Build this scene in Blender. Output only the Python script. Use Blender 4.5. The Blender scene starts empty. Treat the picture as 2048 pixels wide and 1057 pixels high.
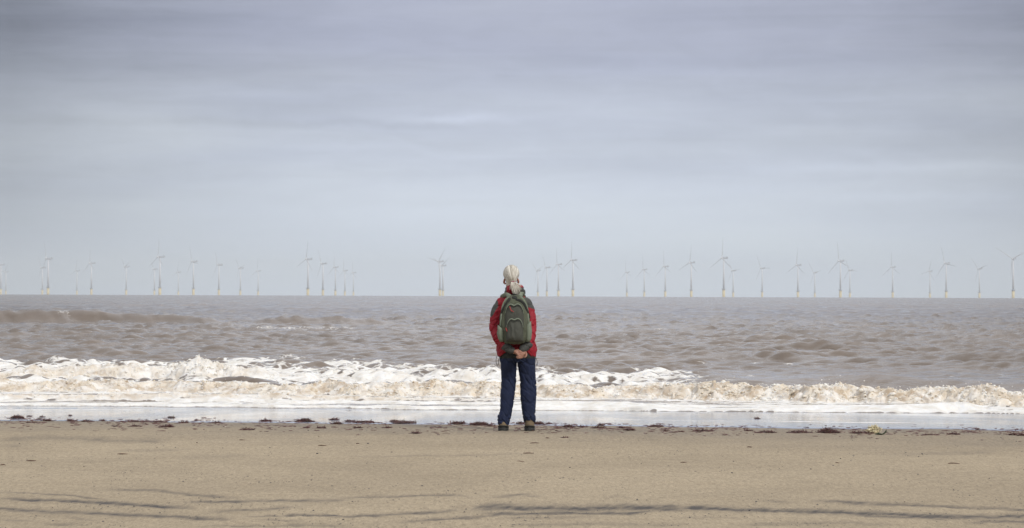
import bpy, bmesh, math, random
import numpy as np
from mathutils import Vector, Matrix, Euler

R = math.radians
rng = np.random.default_rng(7)
random.seed(7)
S = bpy.context.scene
COL = S.collection

# ------------------------------------------------------------------ camera
FPX = 5000.0                     # focal length in photo pixels (photo 2048 wide)
CZ = 1.333                       # lens height above the dry sand datum
cam_d = bpy.data.cameras.new("camera")
cam = bpy.data.objects.new("camera", cam_d)
COL.objects.link(cam)
cam_d.sensor_width = 36.0
cam_d.lens = 36.0 * FPX / 2048.0
cam_d.clip_start = 0.5
cam_d.clip_end = 40000.0
cam.location = (0, 0, CZ)
ROLL = -0.00366
cam.rotation_euler = (Matrix.Rotation(R(90) + math.atan(60.8 / FPX), 3, 'X') @ Matrix.Rotation(-ROLL, 3, 'Z')).to_euler()
cam_d.dof.use_dof = True
cam_d.dof.focus_distance = 25.2
cam_d.dof.aperture_fstop = 14.0
S.camera = cam

# ------------------------------------------------------------------ render look
S.view_settings.view_transform = 'Standard'
S.view_settings.look = 'None'
S.view_settings.exposure = 0.0
S.view_settings.gamma = 1.0
S.cycles.use_denoising = True
S.cycles.max_bounces = 6
S.cycles.volume_bounces = 2
S.cycles.sample_clamp_indirect = 6.0

# ------------------------------------------------------------------ world + sun
SUN_EL, SUN_AZ = 38.0, 142.0      # sun behind the cloud, off to the right and a little behind the camera (azimuth from +Y to +X)
world = bpy.data.worlds.new("World")
S.world = world
world.use_nodes = True
nt = world.node_tree
nt.nodes.clear()
def N(t, typ, **kw):
    n = t.nodes.new(typ)
    for k, v in kw.items():
        if k == 'inp':
            for kk, vv in v.items():
                n.inputs[kk].default_value = vv
        else:
            setattr(n, k, v)
    return n
def math_n(t, op, a=None, b=None, clamp=False):
    n = t.nodes.new('ShaderNodeMath'); n.operation = op; n.use_clamp = clamp
    for i, x in enumerate((a, b)):
        if x is None: continue
        if isinstance(x, (int, float)): n.inputs[i].default_value = x
        else: t.links.new(x, n.inputs[i])
    return n.outputs[0]
def ramp(t, fac, stops, interp='LINEAR'):
    n = t.nodes.new('ShaderNodeValToRGB'); n.color_ramp.interpolation = interp
    e = n.color_ramp.elements
    while len(e) < len(stops): e.new(0.5)
    for i, (p, c) in enumerate(stops):
        e[i].position = p
        if isinstance(c, (int, float)): c = (c, c, c)
        e[i].color = (*c[:3], 1)
    t.links.new(fac, n.inputs[0])
    return n.outputs[0]
def mixc(t, fac, a, b, blend='MIX'):
    n = t.nodes.new('ShaderNodeMix'); n.data_type = 'RGBA'; n.blend_type = blend
    for sock, x in ((n.inputs['Factor'], fac), (n.inputs[6], a), (n.inputs[7], b)):
        if isinstance(x, (int, float)): sock.default_value = x
        elif isinstance(x, tuple): sock.default_value = (*x[:3], 1)
        else: t.links.new(x, sock)
    return n.outputs[2]
def noise_n(t, vec, scale, detail=3, rough=0.5, dist=0.0):
    n = t.nodes.new('ShaderNodeTexNoise')
    n.inputs['Scale'].default_value = scale; n.inputs['Detail'].default_value = detail
    n.inputs['Roughness'].default_value = rough; n.inputs['Distortion'].default_value = dist
    if vec is not None: t.links.new(vec, n.inputs['Vector'])
    return n.outputs['Fac']
def combine(t, x, y, z):
    n = t.nodes.new('ShaderNodeCombineXYZ')
    for i, v in enumerate((x, y, z)):
        if isinstance(v, (int, float)): n.inputs[i].default_value = v
        else: t.links.new(v, n.inputs[i])
    return n.outputs[0]

tc = N(nt, 'ShaderNodeTexCoord')
sep = N(nt, 'ShaderNodeSeparateXYZ')
nt.links.new(tc.outputs['Generated'], sep.inputs[0])
X, Y, Z = sep.outputs
az = math_n(nt, 'ARCTAN2', X, Y)
# slightly sloping, long flat bands of stratus
v1 = combine(nt, math_n(nt, 'MULTIPLY', az, 5.0), math_n(nt, 'MULTIPLY', Z, 42.0), 0.35)
v2 = combine(nt, math_n(nt, 'MULTIPLY', az, 9.0), math_n(nt, 'MULTIPLY', Z, 150.0), 4.1)
v3 = combine(nt, math_n(nt, 'MULTIPLY', az, 3.2), math_n(nt, 'MULTIPLY', Z, 14.0), 8.3)
n1 = noise_n(nt, v1, 1.0, 4, 0.5, 0.5)
n2 = noise_n(nt, v2, 1.0, 3, 0.5, 0.7)
n3 = noise_n(nt, v3, 1.0, 2, 0.5, 0.3)
v4 = combine(nt, math_n(nt, 'MULTIPLY', az, 34.0), math_n(nt, 'MULTIPLY', Z, 110.0), 2.7)
n4 = noise_n(nt, v4, 1.0, 6, 0.62, 0.8)
base = ramp(nt, math_n(nt, 'MULTIPLY', Z, 1.0, True), [
    (0.0, (0.74, 0.83, 0.95)), (0.022, (0.715, 0.795, 0.915)), (0.050, (0.66, 0.725, 0.85)),
    (0.078, (0.575, 0.625, 0.76)), (0.100, (0.455, 0.485, 0.625)), (0.122, (0.40, 0.425, 0.55)),
    (0.16, (0.74, 0.76, 0.84)), (0.24, (0.92, 0.93, 0.98)), (0.6, (1.25, 1.25, 1.28)), (1.0, (1.45, 1.45, 1.45))])
amp = ramp(nt, Z, [(0.0, 0.0), (0.02, 0.20), (0.05, 0.7), (0.12, 1.0)])
def cen(n, k): return math_n(nt, 'MULTIPLY', math_n(nt, 'SUBTRACT', n, 0.5), k)
mod = math_n(nt, 'ADD', math_n(nt, 'ADD', cen(n1, 0.52), cen(n2, 0.20)), math_n(nt, 'ADD', cen(n3, 0.50), cen(n4, 0.20)))
mod = math_n(nt, 'MULTIPLY', mod, amp)
# single wisps and thin dark edges in the cloud sheet: (azimuth, elevation, half width, half height, strength)
wz = math_n(nt, 'ADD', Z, cen(noise_n(nt, combine(nt, math_n(nt, 'MULTIPLY', az, 22.0), math_n(nt, 'MULTIPLY', Z, 30.0), 1.1), 1.0, 4, 0.6), 0.012))
for (a_, e_, wa, we, k_) in ((-0.022, .0705, .022, .0016, .13), (-.10, .0675, .10, .0016, -.075), (-.105, .0795, .030, .0030, .07), (.145, .0505, .065, .0022, .085), (.165, .0395, .05, .0020, .065), (.03, .0885, .035, .0024, .05), (-.05, .0585, .06, .0022, .05), (.10, .0600, .10, .0030, -.05), (-.09, .086, .05, .005, -.05), (-.07, .033, .05, .0025, .03)):
    da = math_n(nt, 'DIVIDE', math_n(nt, 'SUBTRACT', az, a_), wa)
    de = math_n(nt, 'DIVIDE', math_n(nt, 'SUBTRACT', wz, e_), we)
    ex_ = math_n(nt, 'EXPONENT', math_n(nt, 'MULTIPLY', math_n(nt, 'ADD', math_n(nt, 'MULTIPLY', da, da), math_n(nt, 'MULTIPLY', de, de)), -1.0))
    mod = math_n(nt, 'ADD', mod, math_n(nt, 'MULTIPLY', ex_, k_))
# darker cloud at both sides, plus lens vignette painted into the sky colour
side = math_n(nt, 'POWER', math_n(nt, 'MULTIPLY', math_n(nt, 'ABSOLUTE', math_n(nt, 'SUBTRACT', az, 0.02)), 4.6, True), 2.2)
side = math_n(nt, 'MULTIPLY', math_n(nt, 'MULTIPLY', side, -0.72), ramp(nt, Z, [(0.0, 0.50), (0.03, 0.55), (0.12, 0.80), (0.19, 0.5), (0.4, 0.42)]))
tot = math_n(nt, 'ADD', math_n(nt, 'ADD', mod, side), 1.0)
tot = math_n(nt, 'MAXIMUM', tot, 0.3)
tint = ramp(nt, math_n(nt, 'ADD', cen(n1, 1.0), 0.5), [(0.25, (0.99, 0.99, 1.03)), (0.75, (1.01, 1.0, 0.965))])
cloud = mixc(nt, 1.0, base, combine(nt, tot, tot, tot), 'MULTIPLY')
cloud = mixc(nt, 1.0, cloud, tint, 'MULTIPLY')
sky = N(nt, 'ShaderNodeTexSky', sky_type='NISHITA', sun_disc=False, sun_elevation=R(SUN_EL), sun_rotation=R(SUN_AZ), air_density=1.0, dust_density=2.0)
skys = mixc(nt, 1.0, sky.outputs[0], (0.09, 0.09, 0.09), 'MULTIPLY')
allc = mixc(nt, 0.90, skys, cloud)
bg = N(nt, 'ShaderNodeBackground', inp={'Strength': 1.0})
nt.links.new(allc, bg.inputs['Color'])
wo = N(nt, 'ShaderNodeOutputWorld')
nt.links.new(bg.outputs[0], wo.inputs['Surface'])

sun_d = bpy.data.lights.new("sun", 'SUN')
sun_d.energy = 2.0
sun_d.angle = R(10)
sun_d.color = (1.0, 0.96, 0.90)
sun = bpy.data.objects.new("sun", sun_d)
COL.objects.link(sun)
sd = Vector((math.cos(R(SUN_EL)) * math.sin(R(SUN_AZ)), math.cos(R(SUN_EL)) * math.cos(R(SUN_AZ)), math.sin(R(SUN_EL))))
sun.rotation_euler = (-sd).to_track_quat('-Z', 'Y').to_euler()

# ------------------------------------------------------------------ numpy noise
_P = rng.permutation(4096).astype(np.int64)
_A = rng.random(4096) * 2 * np.pi
_GC, _GS = np.cos(_A), np.sin(_A)
def pn2(x, y, seed=0):
    x = np.asarray(x, float) + seed * 17.31; y = np.asarray(y, float) - seed * 9.77
    xi = np.floor(x); yi = np.floor(y); fx = x - xi; fy = y - yi
    xi = xi.astype(np.int64); yi = yi.astype(np.int64)
    u = fx * fx * fx * (fx * (fx * 6 - 15) + 10); v = fy * fy * fy * (fy * (fy * 6 - 15) + 10)
    def g(i, j, dx, dy):
        h = _P[(_P[(xi + i) & 4095] + yi + j) & 4095]
        return _GC[h] * dx + _GS[h] * dy
    a = g(0, 0, fx, fy); b = g(1, 0, fx - 1, fy); c = g(0, 1, fx, fy - 1); d = g(1, 1, fx - 1, fy - 1)
    return ((a + (b - a) * u) * (1 - v) + (c + (d - c) * u) * v) * 1.5
_G3 = rng.normal(size=(4096, 3)); _G3 /= np.linalg.norm(_G3, axis=1)[:, None]
def pn3(p, seed=0):
    p = np.asarray(p, float) + np.array([seed * 13.7, -seed * 5.3, seed * 3.9])
    i = np.floor(p); f = p - i; i = i.astype(np.int64)
    w = f * f * f * (f * (f * 6 - 15) + 10)
    r = 0
    for a in (0, 1):
        for b in (0, 1):
            for c in (0, 1):
                h = _P[(_P[(_P[(i[:, 0] + a) & 4095] + i[:, 1] + b) & 4095] + i[:, 2] + c) & 4095]
                g = _G3[h]
                d = g[:, 0] * (f[:, 0] - a) + g[:, 1] * (f[:, 1] - b) + g[:, 2] * (f[:, 2] - c)
                r = r + d * (w[:, 0] if a else 1 - w[:, 0]) * (w[:, 1] if b else 1 - w[:, 1]) * (w[:, 2] if c else 1 - w[:, 2])
    return r * 1.6
def fbm2(x, y, octs=4, seed=0, gain=0.5):
    r = 0; a = 1
    for k in range(octs):
        r = r + a * pn2(x * 2 ** k, y * 2 ** k, seed + k * 3); a *= gain
    return r
def sstep(a, b, x):
    t = np.clip((x - a) / (b - a), 0, 1); return t * t * (3 - 2 * t)

def tag(o, label=None, cat=None, group=None, kind=None):
    if label: o['label'] = label
    if cat: o['category'] = cat
    if group: o['group'] = group
    if kind: o['kind'] = kind
    return o
def empty(name, loc, rot=(0, 0, 0)):
    o = bpy.data.objects.new(name, None); o.empty_display_size = 0.1
    o.location = loc; o.rotation_euler = rot; COL.objects.link(o); return o
def link_mesh(name, me, mat=None, parent=None):
    o = bpy.data.objects.new(name, me)
    if mat is not None:
        for m in (mat if isinstance(mat, (list, tuple)) else [mat]): me.materials.append(m)
    COL.objects.link(o)
    if parent: o.parent = parent
    return o
def grid_mesh(name, V, nr, nc, attrs=None, smooth=True):
    """V (nr*nc,3) row-major -> quad mesh"""
    me = bpy.data.meshes.new(name)
    me.vertices.add(nr * nc)
    me.vertices.foreach_set('co', np.ascontiguousarray(V, dtype=np.float32).ravel())
    r = np.arange(nr - 1)[:, None] * nc; c = np.arange(nc - 1)[None, :]
    a = (r + c).ravel()
    q = np.stack([a, a + 1, a + nc + 1, a + nc], 1).astype(np.int32)
    nf = len(q)
    me.loops.add(nf * 4); me.polygons.add(nf)
    me.loops.foreach_set('vertex_index', q.ravel())
    me.polygons.foreach_set('loop_start', np.arange(nf, dtype=np.int32) * 4)
    try: me.polygons.foreach_set('loop_total', np.full(nf, 4, dtype=np.int32))
    except Exception: pass
    me.polygons.foreach_set('use_smooth', np.full(nf, smooth))
    me.update(calc_edges=True)
    for k, v in (attrs or {}).items():
        at = me.attributes.new(k, 'FLOAT', 'POINT')
        at.data.foreach_set('value', np.asarray(v, dtype=np.float32).ravel())
    return me
def mesh_np(name, V, F, smooth=True):
    me = bpy.data.meshes.new(name)
    me.from_pydata([tuple(map(float, v)) for v in V], [], [tuple(map(int, f)) for f in F])
    me.polygons.foreach_set('use_smooth', np.full(len(me.polygons), smooth))
    me.update(); return me

# photo pixel <-> place helpers (used only to measure where things stand on the beach)
RE = 6.371e6
LEV = -0.40                      # still water level
def eye_v(u): return 589.3 + (u - 1024) * 0.00366
def slope_z(y):
    w = 1.0
    return -0.033 * w * np.logaddexp(0, (np.asarray(y, float) - 25.0) / w)
def edge_y(x): return 26.6 - 0.25 * x
def ground_at(u, v):
    y = 25.0
    for _ in range(30):
        y = FPX * (CZ - float(slope_z(y))) / (v - eye_v(u))
    return (u - 1024) / FPX * y, y

# ------------------------------------------------------------------ material helpers
def new_mat(name):
    m = bpy.data.materials.new(name); m.use_nodes = True
    t = m.node_tree; t.nodes.clear()
    out = t.nodes.new('ShaderNodeOutputMaterial')
    p = t.nodes.new('ShaderNodeBsdfPrincipled')
    t.links.new(p.outputs[0], out.inputs['Surface'])
    return m, t, p, out
def attr_n(t, name):
    n = t.nodes.new('ShaderNodeAttribute'); n.attribute_name = name; return n
def bump_n(t, h, dist, strength=1.0):
    b = t.nodes.new('ShaderNodeBump'); b.inputs['Strength'].default_value = strength
    b.inputs['Distance'].default_value = dist
    t.links.new(h, b.inputs['Height']); return b.outputs[0]
def simple_mat(name, col, rough=0.6, var=0.12, scale=30.0, bump=0.0, metal=0.0, spec=0.5, sheen=0.0, coord='Object'):
    m, t, p, out = new_mat(name)
    tc = t.nodes.new('ShaderNodeTexCoord')
    n = noise_n(t, tc.outputs[coord], scale, 4, 0.6)
    k = ramp(t, n, [(0.25, 1 - var), (0.75, 1 + var)])
    c = mixc(t, 1.0, (*col,), k, 'MULTIPLY')
    t.links.new(c, p.inputs['Base Color'])
    p.inputs['Roughness'].default_value = rough
    p.inputs['Metallic'].default_value = metal
    p.inputs['Specular IOR Level'].default_value = spec
    if sheen: p.inputs['Sheen Weight'].default_value = sheen
    if bump:
        t.links.new(bump_n(t, noise_n(t, tc.outputs[coord], scale * 3, 3), bump), p.inputs['Normal'])
    return m
# ================================================================== SAND
STROKES = [  # (polyline in photo px, thickness px, strength) of the dark mineral streaks lying on the sand
 ([(0,985),(68,987),(154,992),(212,999)], 3, .6), ([(7,998),(103,1002),(205,1005),(256,1008),(308,1011),(386,1014)], 4.5, .9),
 ([(-40,1014),(0,1016),(103,1022),(222,1025),(308,1031),(393,1035),(461,1038)], 5.5, .75), ([(0,1038),(68,1043)], 4, .4),
 ([(137,1031),(188,1040)], 4, .55), ([(222,979),(308,982),(359,987),(410,993),(478,996)], 4, .55),
 ([(369,1004),(478,1003),(560,1001),(632,1001),(700,999)], 3.5, .6), ([(427,1021),(513,1018),(598,1014)], 4, .5),
 ([(495,1031),(581,1030),(700,1030)], 4, .75), ([(530,1038),(598,1042)], 3.5, .6), ([(410,1052),(615,1050),(700,1052)], 4, .4),
 ([(85,1049),(171,1049)], 4, .4),
 ([(680,994),(800,993),(858,989),(919,990),(940,996)], 4, .55), ([(987,996),(1039,990),(1083,994)], 4, .5),
 ([(1210,997),(1234,992),(1261,996)], 4, .35),
 ([(660,1032),(748,1030),(817,1027),(858,1025),(919,1019)], 4, .8), ([(800,1044),(885,1038),(970,1031),(1022,1026)], 4.5, .6),
 ([(946,1018),(987,1013),(1022,1014),(1056,1016),(1124,1016),(1176,1016),(1261,1014),(1346,1016),(1380,1018)], 9, .85),
 ([(970,1026),(1056,1027),(1158,1024),(1261,1025),(1312,1020)], 5, .85), ([(850,1016),(880,1022),(930,1012)], 4, .4),
 ([(1004,1035),(1124,1035),(1193,1033)], 4, .3), ([(1022,1049),(1380,1049)], 5, .3),
 ([(1348,1016),(1450,1018),(1519,1020),(1587,1021),(1690,1024),(1775,1028),(1861,1033),(1929,1034),(2060,1032)], 7, .9),
 ([(1690,1027),(1775,1033),(1861,1036),(1929,1037)], 6, .6),
 ([(1628,1004),(1673,1003),(1724,1005),(1792,1008),(1861,1011),(1929,1015),(2060,1020)], 4.5, .65),
 ([(1519,1001),(1587,1004)], 4, .3), ([(1929,1046),(1980,1042),(2060,1045)], 5.5, .65),
 ([(1348,1035),(1485,1035)], 4, .2), ([(1468,1049),(1690,1045),(1792,1049)], 5, .3),
 ([(0,881),(103,876),(239,883),(342,881)], 8, .35), ([(0,892),(60,893)], 8, .3), ([(360,915),(520,912)], 6, .2), ([(230,903),(380,900)], 4, .22),
 ([(1780,912),(1900,907),(2000,905)], 6, .2), ([(700,914),(900,912),(1060,907)], 3, .22),
]
def sand_streaks(x, y):
    zz = slope_z(y)
    u = 1024 + FPX * x / y
    v = eye_v(u) + FPX * (CZ - zz) / y
    wob = pn2(u / 90, v / 22, 3) * 1.6 + pn2(u / 30, v / 9, 5) * 1.2
    vv = v + wob
    out = np.zeros_like(u)
    comb = 0.55 + 0.9 * pn2((u + (v * 3.2)) / 15, v / 30, 9) + 0.5 * pn2((u + v * 3.2) / 6, v / 20, 14)
    fine = 0.85 + 0.4 * pn2(u / 40, v / 4, 21)
    for pts, th, st in STROKES:
        P = np.array(pts, float)
        o = np.interp(u, P[:, 0], P[:, 1])
        inside = sstep(P[0, 0] - 25, P[0, 0] + 45, u) * (1 - sstep(P[-1, 0] - 45, P[-1, 0] + 25, u))
        if P[-1, 0] > 2040: inside = sstep(P[0, 0] - 25, P[0, 0] + 45, u)
        d = (vv - o) / (th * 0.74)
        up = np.exp(-np.abs(np.minimum(d, 0)) ** 2 * 1.2)
        dn = np.exp(-np.maximum(d, 0) ** 2 * (0.9 + 1.2 * np.clip(comb, 0, 1)))
        out = np.maximum(out, min(1, st * 1.15) * inside * up * dn * np.clip(fine, 0, 1.2))
    return np.clip(out * (0.75 + 0.35 * np.clip(comb, -0.3, 1.2)), 0, 1)

def spaced(lo, hi, step, far_lo, far_hi, g=1.22):
    a = list(np.arange(lo, hi + step / 2, step))
    s = step; p = a[-1]
    while p < far_hi: s *= g; p += s; a.append(p)
    s = step; p = a[0]; b = []
    while p > far_lo: s *= g; p -= s; b.append(p)
    return np.array(b[::-1] + a)
xs = spaced(-6.6, 6.6, 0.0125, -9000, 9000)
ys = spaced(13.6, 29.0, 0.028, -300, 11000)
XX, YY = np.meshgrid(xs, ys)
x = XX.ravel(); y = YY.ravel()
near = (np.abs(x) < 30) & (y > -30) & (y < 45)
z = slope_z(y)
z = np.maximum(z, -7.0) - (x * x + y * y) / (2 * RE)
dry = 1 - sstep(-0.9, 0.3, y - edge_y(x))
rel = 0.0035 * fbm2(x * 2.2, y * 2.2, 3, 1) + 0.006 * pn2(x * .5, y * .8, 2)
mott = 0.6 + 0.8 * np.clip(pn2(x * .9, y * 1.1, 18) + .3, 0, 1)
rel = rel + mott * (0.0030 * pn2(x * 13 + 3 * pn2(x, y, 8), y * 7, 4) + 0.0030 * pn2(x * 27, y * 15, 6))
# shallow wind furrows running along the streaks
fur = -np.abs(pn2(x * 0.7 + y * 0.15, y * 4.0, 11))
rel = rel + 0.007 * fur * sstep(17.5, 15.5, y)
rel = rel + 0.004 * sstep(0.05, 0.35, pn2(x * 3 + y, y * 5, 12)) * pn2((x + y * .8) * 14, y * 3, 13) * sstep(21, 16, y)
z = z + np.where(near, rel * (0.12 + 0.88 * dry), 0)
streak = np.zeros_like(x)
m = (y > 12) & (y < 27) & (np.abs(x) < 9)
streak[m] = sand_streaks(x[m], y[m])
z = z - streak * 0.003
damp = sstep(-5.5, 0.6, y - edge_y(x) + 1.1 * pn2(x * .5, y * .7, 31) + 0.4 * pn2(x * 2, y * 2, 32))
me = grid_mesh('sand', np.stack([x, y, z], 1), len(ys), len(xs), {'streak': streak, 'damp': damp})
m_, t, p, out = new_mat('sand')
tc = t.nodes.new('ShaderNodeTexCoord')
o = tc.outputs['Object']
big = noise_n(t, o, 0.45, 4, 0.6, 0.6)
mid = noise_n(t, o, 5.0, 4, 0.6)
grain = noise_n(t, o, 120.0, 2, 0.7)
grain2 = noise_n(t, o, 45.0, 3, 0.7)
c = ramp(t, big, [(0.3, (0.318, 0.260, 0.182)), (0.7, (0.392, 0.322, 0.226))])
c = mixc(t, 1.0, c, ramp(t, mid, [(0.3, 0.94), (0.7, 1.05)]), 'MULTIPLY')
c = mixc(t, 1.0, c, ramp(t, grain, [(0.25, 0.74), (0.75, 1.24)]), 'MULTIPLY')
c = mixc(t, 1.0, c, ramp(t, grain2, [(0.25, 0.88), (0.75, 1.12)]), 'MULTIPLY')
# scattered dark shell and coal grains
sp = noise_n(t, o, 75.0, 1, 0.3)
spf = ramp(t, sp, [(0.70, 0.0), (0.76, 0.75)])
c = mixc(t, spf, c, (0.10, 0.085, 0.075))
mps = t.nodes.new('ShaderNodeMapping'); mps.inputs['Scale'].default_value = (1.0, 0.22, 1.0); t.links.new(o, mps.inputs['Vector'])
gr3 = noise_n(t, mps.outputs[0], 38.0, 3, 0.8)
c = mixc(t, 1.0, c, ramp(t, gr3, [(0.25, 0.74), (0.75, 1.24)]), 'MULTIPLY')
st = attr_n(t, 'streak').outputs['Fac']
c = mixc(t, math_n(t, 'MULTIPLY', st, 1.08, True), c, (0.086, 0.078, 0.073))
dm = attr_n(t, 'damp').outputs['Fac']
c = mixc(t, dm, c, mixc(t, 1.0, c, (0.62, 0.62, 0.65), 'MULTIPLY'))
t.links.new(c, p.inputs['Base Color'])
t.links.new(ramp(t, dm, [(0.0, 0.9), (1.0, 0.62)]), p.inputs['Roughness'])
p.inputs['Specular IOR Level'].default_value = 0.25
h = math_n(t, 'ADD', math_n(t, 'MULTIPLY', grain2, 0.6), math_n(t, 'MULTIPLY', grain, 0.4))
t.links.new(bump_n(t, h, 0.006, 0.8), p.inputs['Normal'])
sand = link_mesh('sand_beach', me, m_)
tag(sand, 'flat tan beach sand with dark mineral streaks along its near edge', kind='structure')

# ================================================================== SEA
def u_of(x, y): return 1024 + FPX * x / y
ang_f = np.arange(-0.222, 0.2221, 0.00042)
ext = []
a0, s0 = ang_f[-1], 0.00042
while a0 < 1.15: s0 *= 1.12; a0 += s0; ext.append(a0)
angs = np.concatenate([-np.array(ext)[::-1], ang_f, np.array(ext)])
yr = [24.0]
while yr[-1] < 7000:
    yy = yr[-1]
    if yy < 37: d = 0.09
    elif yy < 47.5: d = 0.026
    elif yy < 54: d = 0.035
    elif yy < 64: d = 0.07
    else: d = max(0.09, 0.16 * yy * yy / 8665.0)
    yr.append(yy + d)
yr = np.array(yr)
TT, YS = np.meshgrid(np.tan(angs), yr)
y = YS.ravel(); x = (TT * YS).ravel()
dy = np.interp(y, yr, np.gradient(yr))
u = u_of(x, y)
uc = np.clip(u, -900, 2950)
ev = eye_v(uc)
def v2y(vf): return FPX * (CZ - LEV) / (vf - ev)      # distance at which still water shows at that height
def tab(us, vs): return np.interp(uc, us, vs)
# ---- wind sea
h = np.zeros_like(y); gx = np.zeros_like(y); gy = np.zeros_like(y)
wr = np.random.default_rng(11)
deep = sstep(47, 66, y)
gust = 0.8 + 0.35 * pn2(x / 22, y / 30, 40)
for k in range(72):
    lam = 0.36 * (6.5 / 0.36) ** (k / 71.0) * wr.uniform(0.9, 1.1)
    th = wr.normal(0, 0.50) - 0.12
    kx, ky = math.sin(th) * 2 * math.pi / lam, -math.cos(th) * 2 * math.pi / lam
    amp = 0.0092 * lam ** 0.35 * (1.0 if lam < 2.6 else 0.62)
    fade = sstep(0.3, 1.0, lam / dy)
    ph = kx * x + ky * y + wr.uniform(0, 6.28) + 1.3 * pn2(x / lam / 4, y / lam / 4, 50 + k)
    a = amp * fade * gust * deep
    h += a * np.cos(ph); s_ = a * np.sin(ph) * 0.9
    gx += s_ * kx * lam / 6.28; gy += s_ * ky * lam / 6.28
h = h + np.maximum(h, 0) ** 2 / 0.28 + 0.25 * np.maximum(-h - .05, 0)
# ---- single swells seen in the photo: (crest line v at u..., distance, height, back length)
def swell(cy, H, front, back):
    d = y - cy
    return H * np.where(d < 0, np.exp(-(d / front) ** 2), np.exp(-(d / back) ** 2))
wig = 1.6 * pn2(x / 7, y / 300, 61)
HA = tab([-900, -60, 60, 160, 250, 330, 420, 480], [.55, .5, .50, .60, .50, .44, .25, 0]) * (1 + 0.25 * pn2(x / 3, y / 60, 62))
h += swell(143 + wig, HA * 1.2, 0.95, 4.5)
HB = tab([470, 540, 610, 670, 740, 800], [0, .22, .36, .40, .22, 0]) * (1 + 0.2 * pn2(x / 3, y / 60, 63))
h += swell(140 + wig * .6, HB * 1.15, 1.0, 4.2)
h += swell(79 + wig * .4, tab([1300, 1480, 1590, 1680, 1800], [0, .11, .18, .12, 0]), .9, 2.0)
h += swell(112 + wig, tab([1000, 1150, 1350, 1500, 2100, 2200], [0, .08, .12, .05, .12, .12]), 2.2, 3.2)
h += swell(96 + wig, tab([-200, 100, 300, 420, 900, 1000], [.12, .12, .16, .05, .08, 0]), 2.2, 3.2)
h += swell(66 + wig * .3, tab([780, 880, 960, 1050, 1250, 1700, 1900, 2048], [0, .13, .12, .04, .10, .04, .12, .14]), 1.3, 2.0)
# swell rising behind the froth on the right, with a smooth brown face
HR = tab([1290, 1420, 1520, 1620, 1740, 1850, 2000, 2300], [0, .22, .20, .21, .30, .20, .17, .18])
h += swell(46.5 - 0.12 * (x - 5), HR, 0.9, 2.2)
HL = tab([-900, 0, 140, 300, 380], [.26, .25, .22, .10, 0])
h += swell(54.0 + 0.4 * pn2(x / 3, 0 * x, 64), HL, 1.6, 2.6)
# ---- surf
front = v2y(tab([-900, 0, 300, 700, 1000, 1200, 1500, 1700, 1960, 2048, 2900], [808, 811, 812.5, 817, 820, 822, 827, 831, 832, 836, 842])) + 0.25 * pn2(x * .8, 0 * x, 70) + 0.1 * pn2(x * 3, 0 * x, 71)
yb1 = v2y(tab([-900, 0, 300, 500, 700, 1000, 1200, 1400, 1500, 1750, 1900, 2048, 2900], [783, 785, 784.5, 788, 792.5, 795, 797, 801, 803, 808, 812, 817, 825])) + 0.22 * pn2(x * 1.1, 0 * x, 72) + 0.10 * pn2(x * 4, 0 * x, 73)
H1 = tab([-900, 0, 200, 400, 700, 900, 1040, 1200, 1340, 1460, 1600, 1800, 1900, 2048, 2900], [.20, .19, .19, .16, .18, .22, .20, .19, .23, .27, .23, .25, .25, .24, .24]) * (1 + .22 * pn2(x * 1.7, 0 * x, 74))
yb2 = v2y(tab([-900, 0, 300, 500, 800, 1100, 1380, 2900], [760, 761, 760, 763, 767, 768, 770, 772])) + 0.3 * pn2(x * .9, 0 * x, 75) + 0.12 * pn2(x * 3, 0 * x, 76)
H2 = tab([-900, 0, 90, 150, 300, 360, 400, 460, 500, 560, 700, 850, 940, 1100, 1250, 1380, 1450], [.14, .13, .15, .19, .20, .29, .36, .29, .18, .16, .13, .12, .20, .17, .12, .08, 0]) * (1 + .22 * pn2(x * 1.5, 0 * x, 77))
def roller(y0, H, rise, back):
    d = y - y0
    return H * sstep(0, 1, d / rise) * np.exp(-np.maximum(d - rise, 0) ** 1.5 / back)
rag1 = pn2(x * .75, 0 * x, 170) + .6 * pn2(x * 2.3, 0 * x, 171)
H1 = H1 * np.clip(.92 + .28 * rag1, .5, 1.2); yb1 = yb1 + .28 * pn2(x * 1.8, 0 * x, 172)
gap1 = .4 + .6 * sstep(-1.1, -.7, rag1)
r1 = roller(yb1, H1, 0.62, 1.3)
r2 = roller(yb2, H2, 0.60, 2.0)
h += r1 + r2
T1 = sstep(-0.12, 0.15, y - yb1) * (1 - sstep(0.7, 1.9, y - yb1)) * (.35 + .65 * gap1)       # turbulence of the tan roller
T2 = sstep(-0.12, 0.2, y - yb2) * (1 - sstep(0.8, 2.0, y - yb2)) * tab([-900, 0, 420, 560, 700, 2900], [1, 1, 1, .55, .45, .3]) * (H2 > 0.01)
# small tan strip in the wash on the left
ys3 = v2y(tab([-900, 0, 900, 1020], [804, 804, 808, 809])) + 0.12 * pn2(x * 1.2, 0 * x, 78)
on3 = tab([-900, 700, 1000, 1100], [1, 1, .5, 0])
r3 = roller(ys3, 0.075 * on3, 0.3, 0.7); h += r3
T3 = sstep(0.0, 0.2, y - ys3) * (1 - sstep(0.9, 1.6, y - ys3)) * on3
def billow(x_, y_, s):
    return 2.6 * np.abs(pn2(x_, y_, s)) - 0.45
surf = (y > 35) & (y < 66)
xb, yb_ = x[surf], y[surf]
wx = xb + 0.10 * pn2(xb * 5, yb_ * 5, 80); wy = yb_ + 0.10 * pn2(xb * 5, yb_ * 5, 81)
bil = 0.30 * billow(wx * 2.6, wy * 2.3, 82) + 0.44 * billow(wx * 6.0, wy * 5.0, 83) + 0.24 * billow(wx * 12, wy * 9, 84) + 0.06 * billow(wx * 26, wy * 16, 85)
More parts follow.
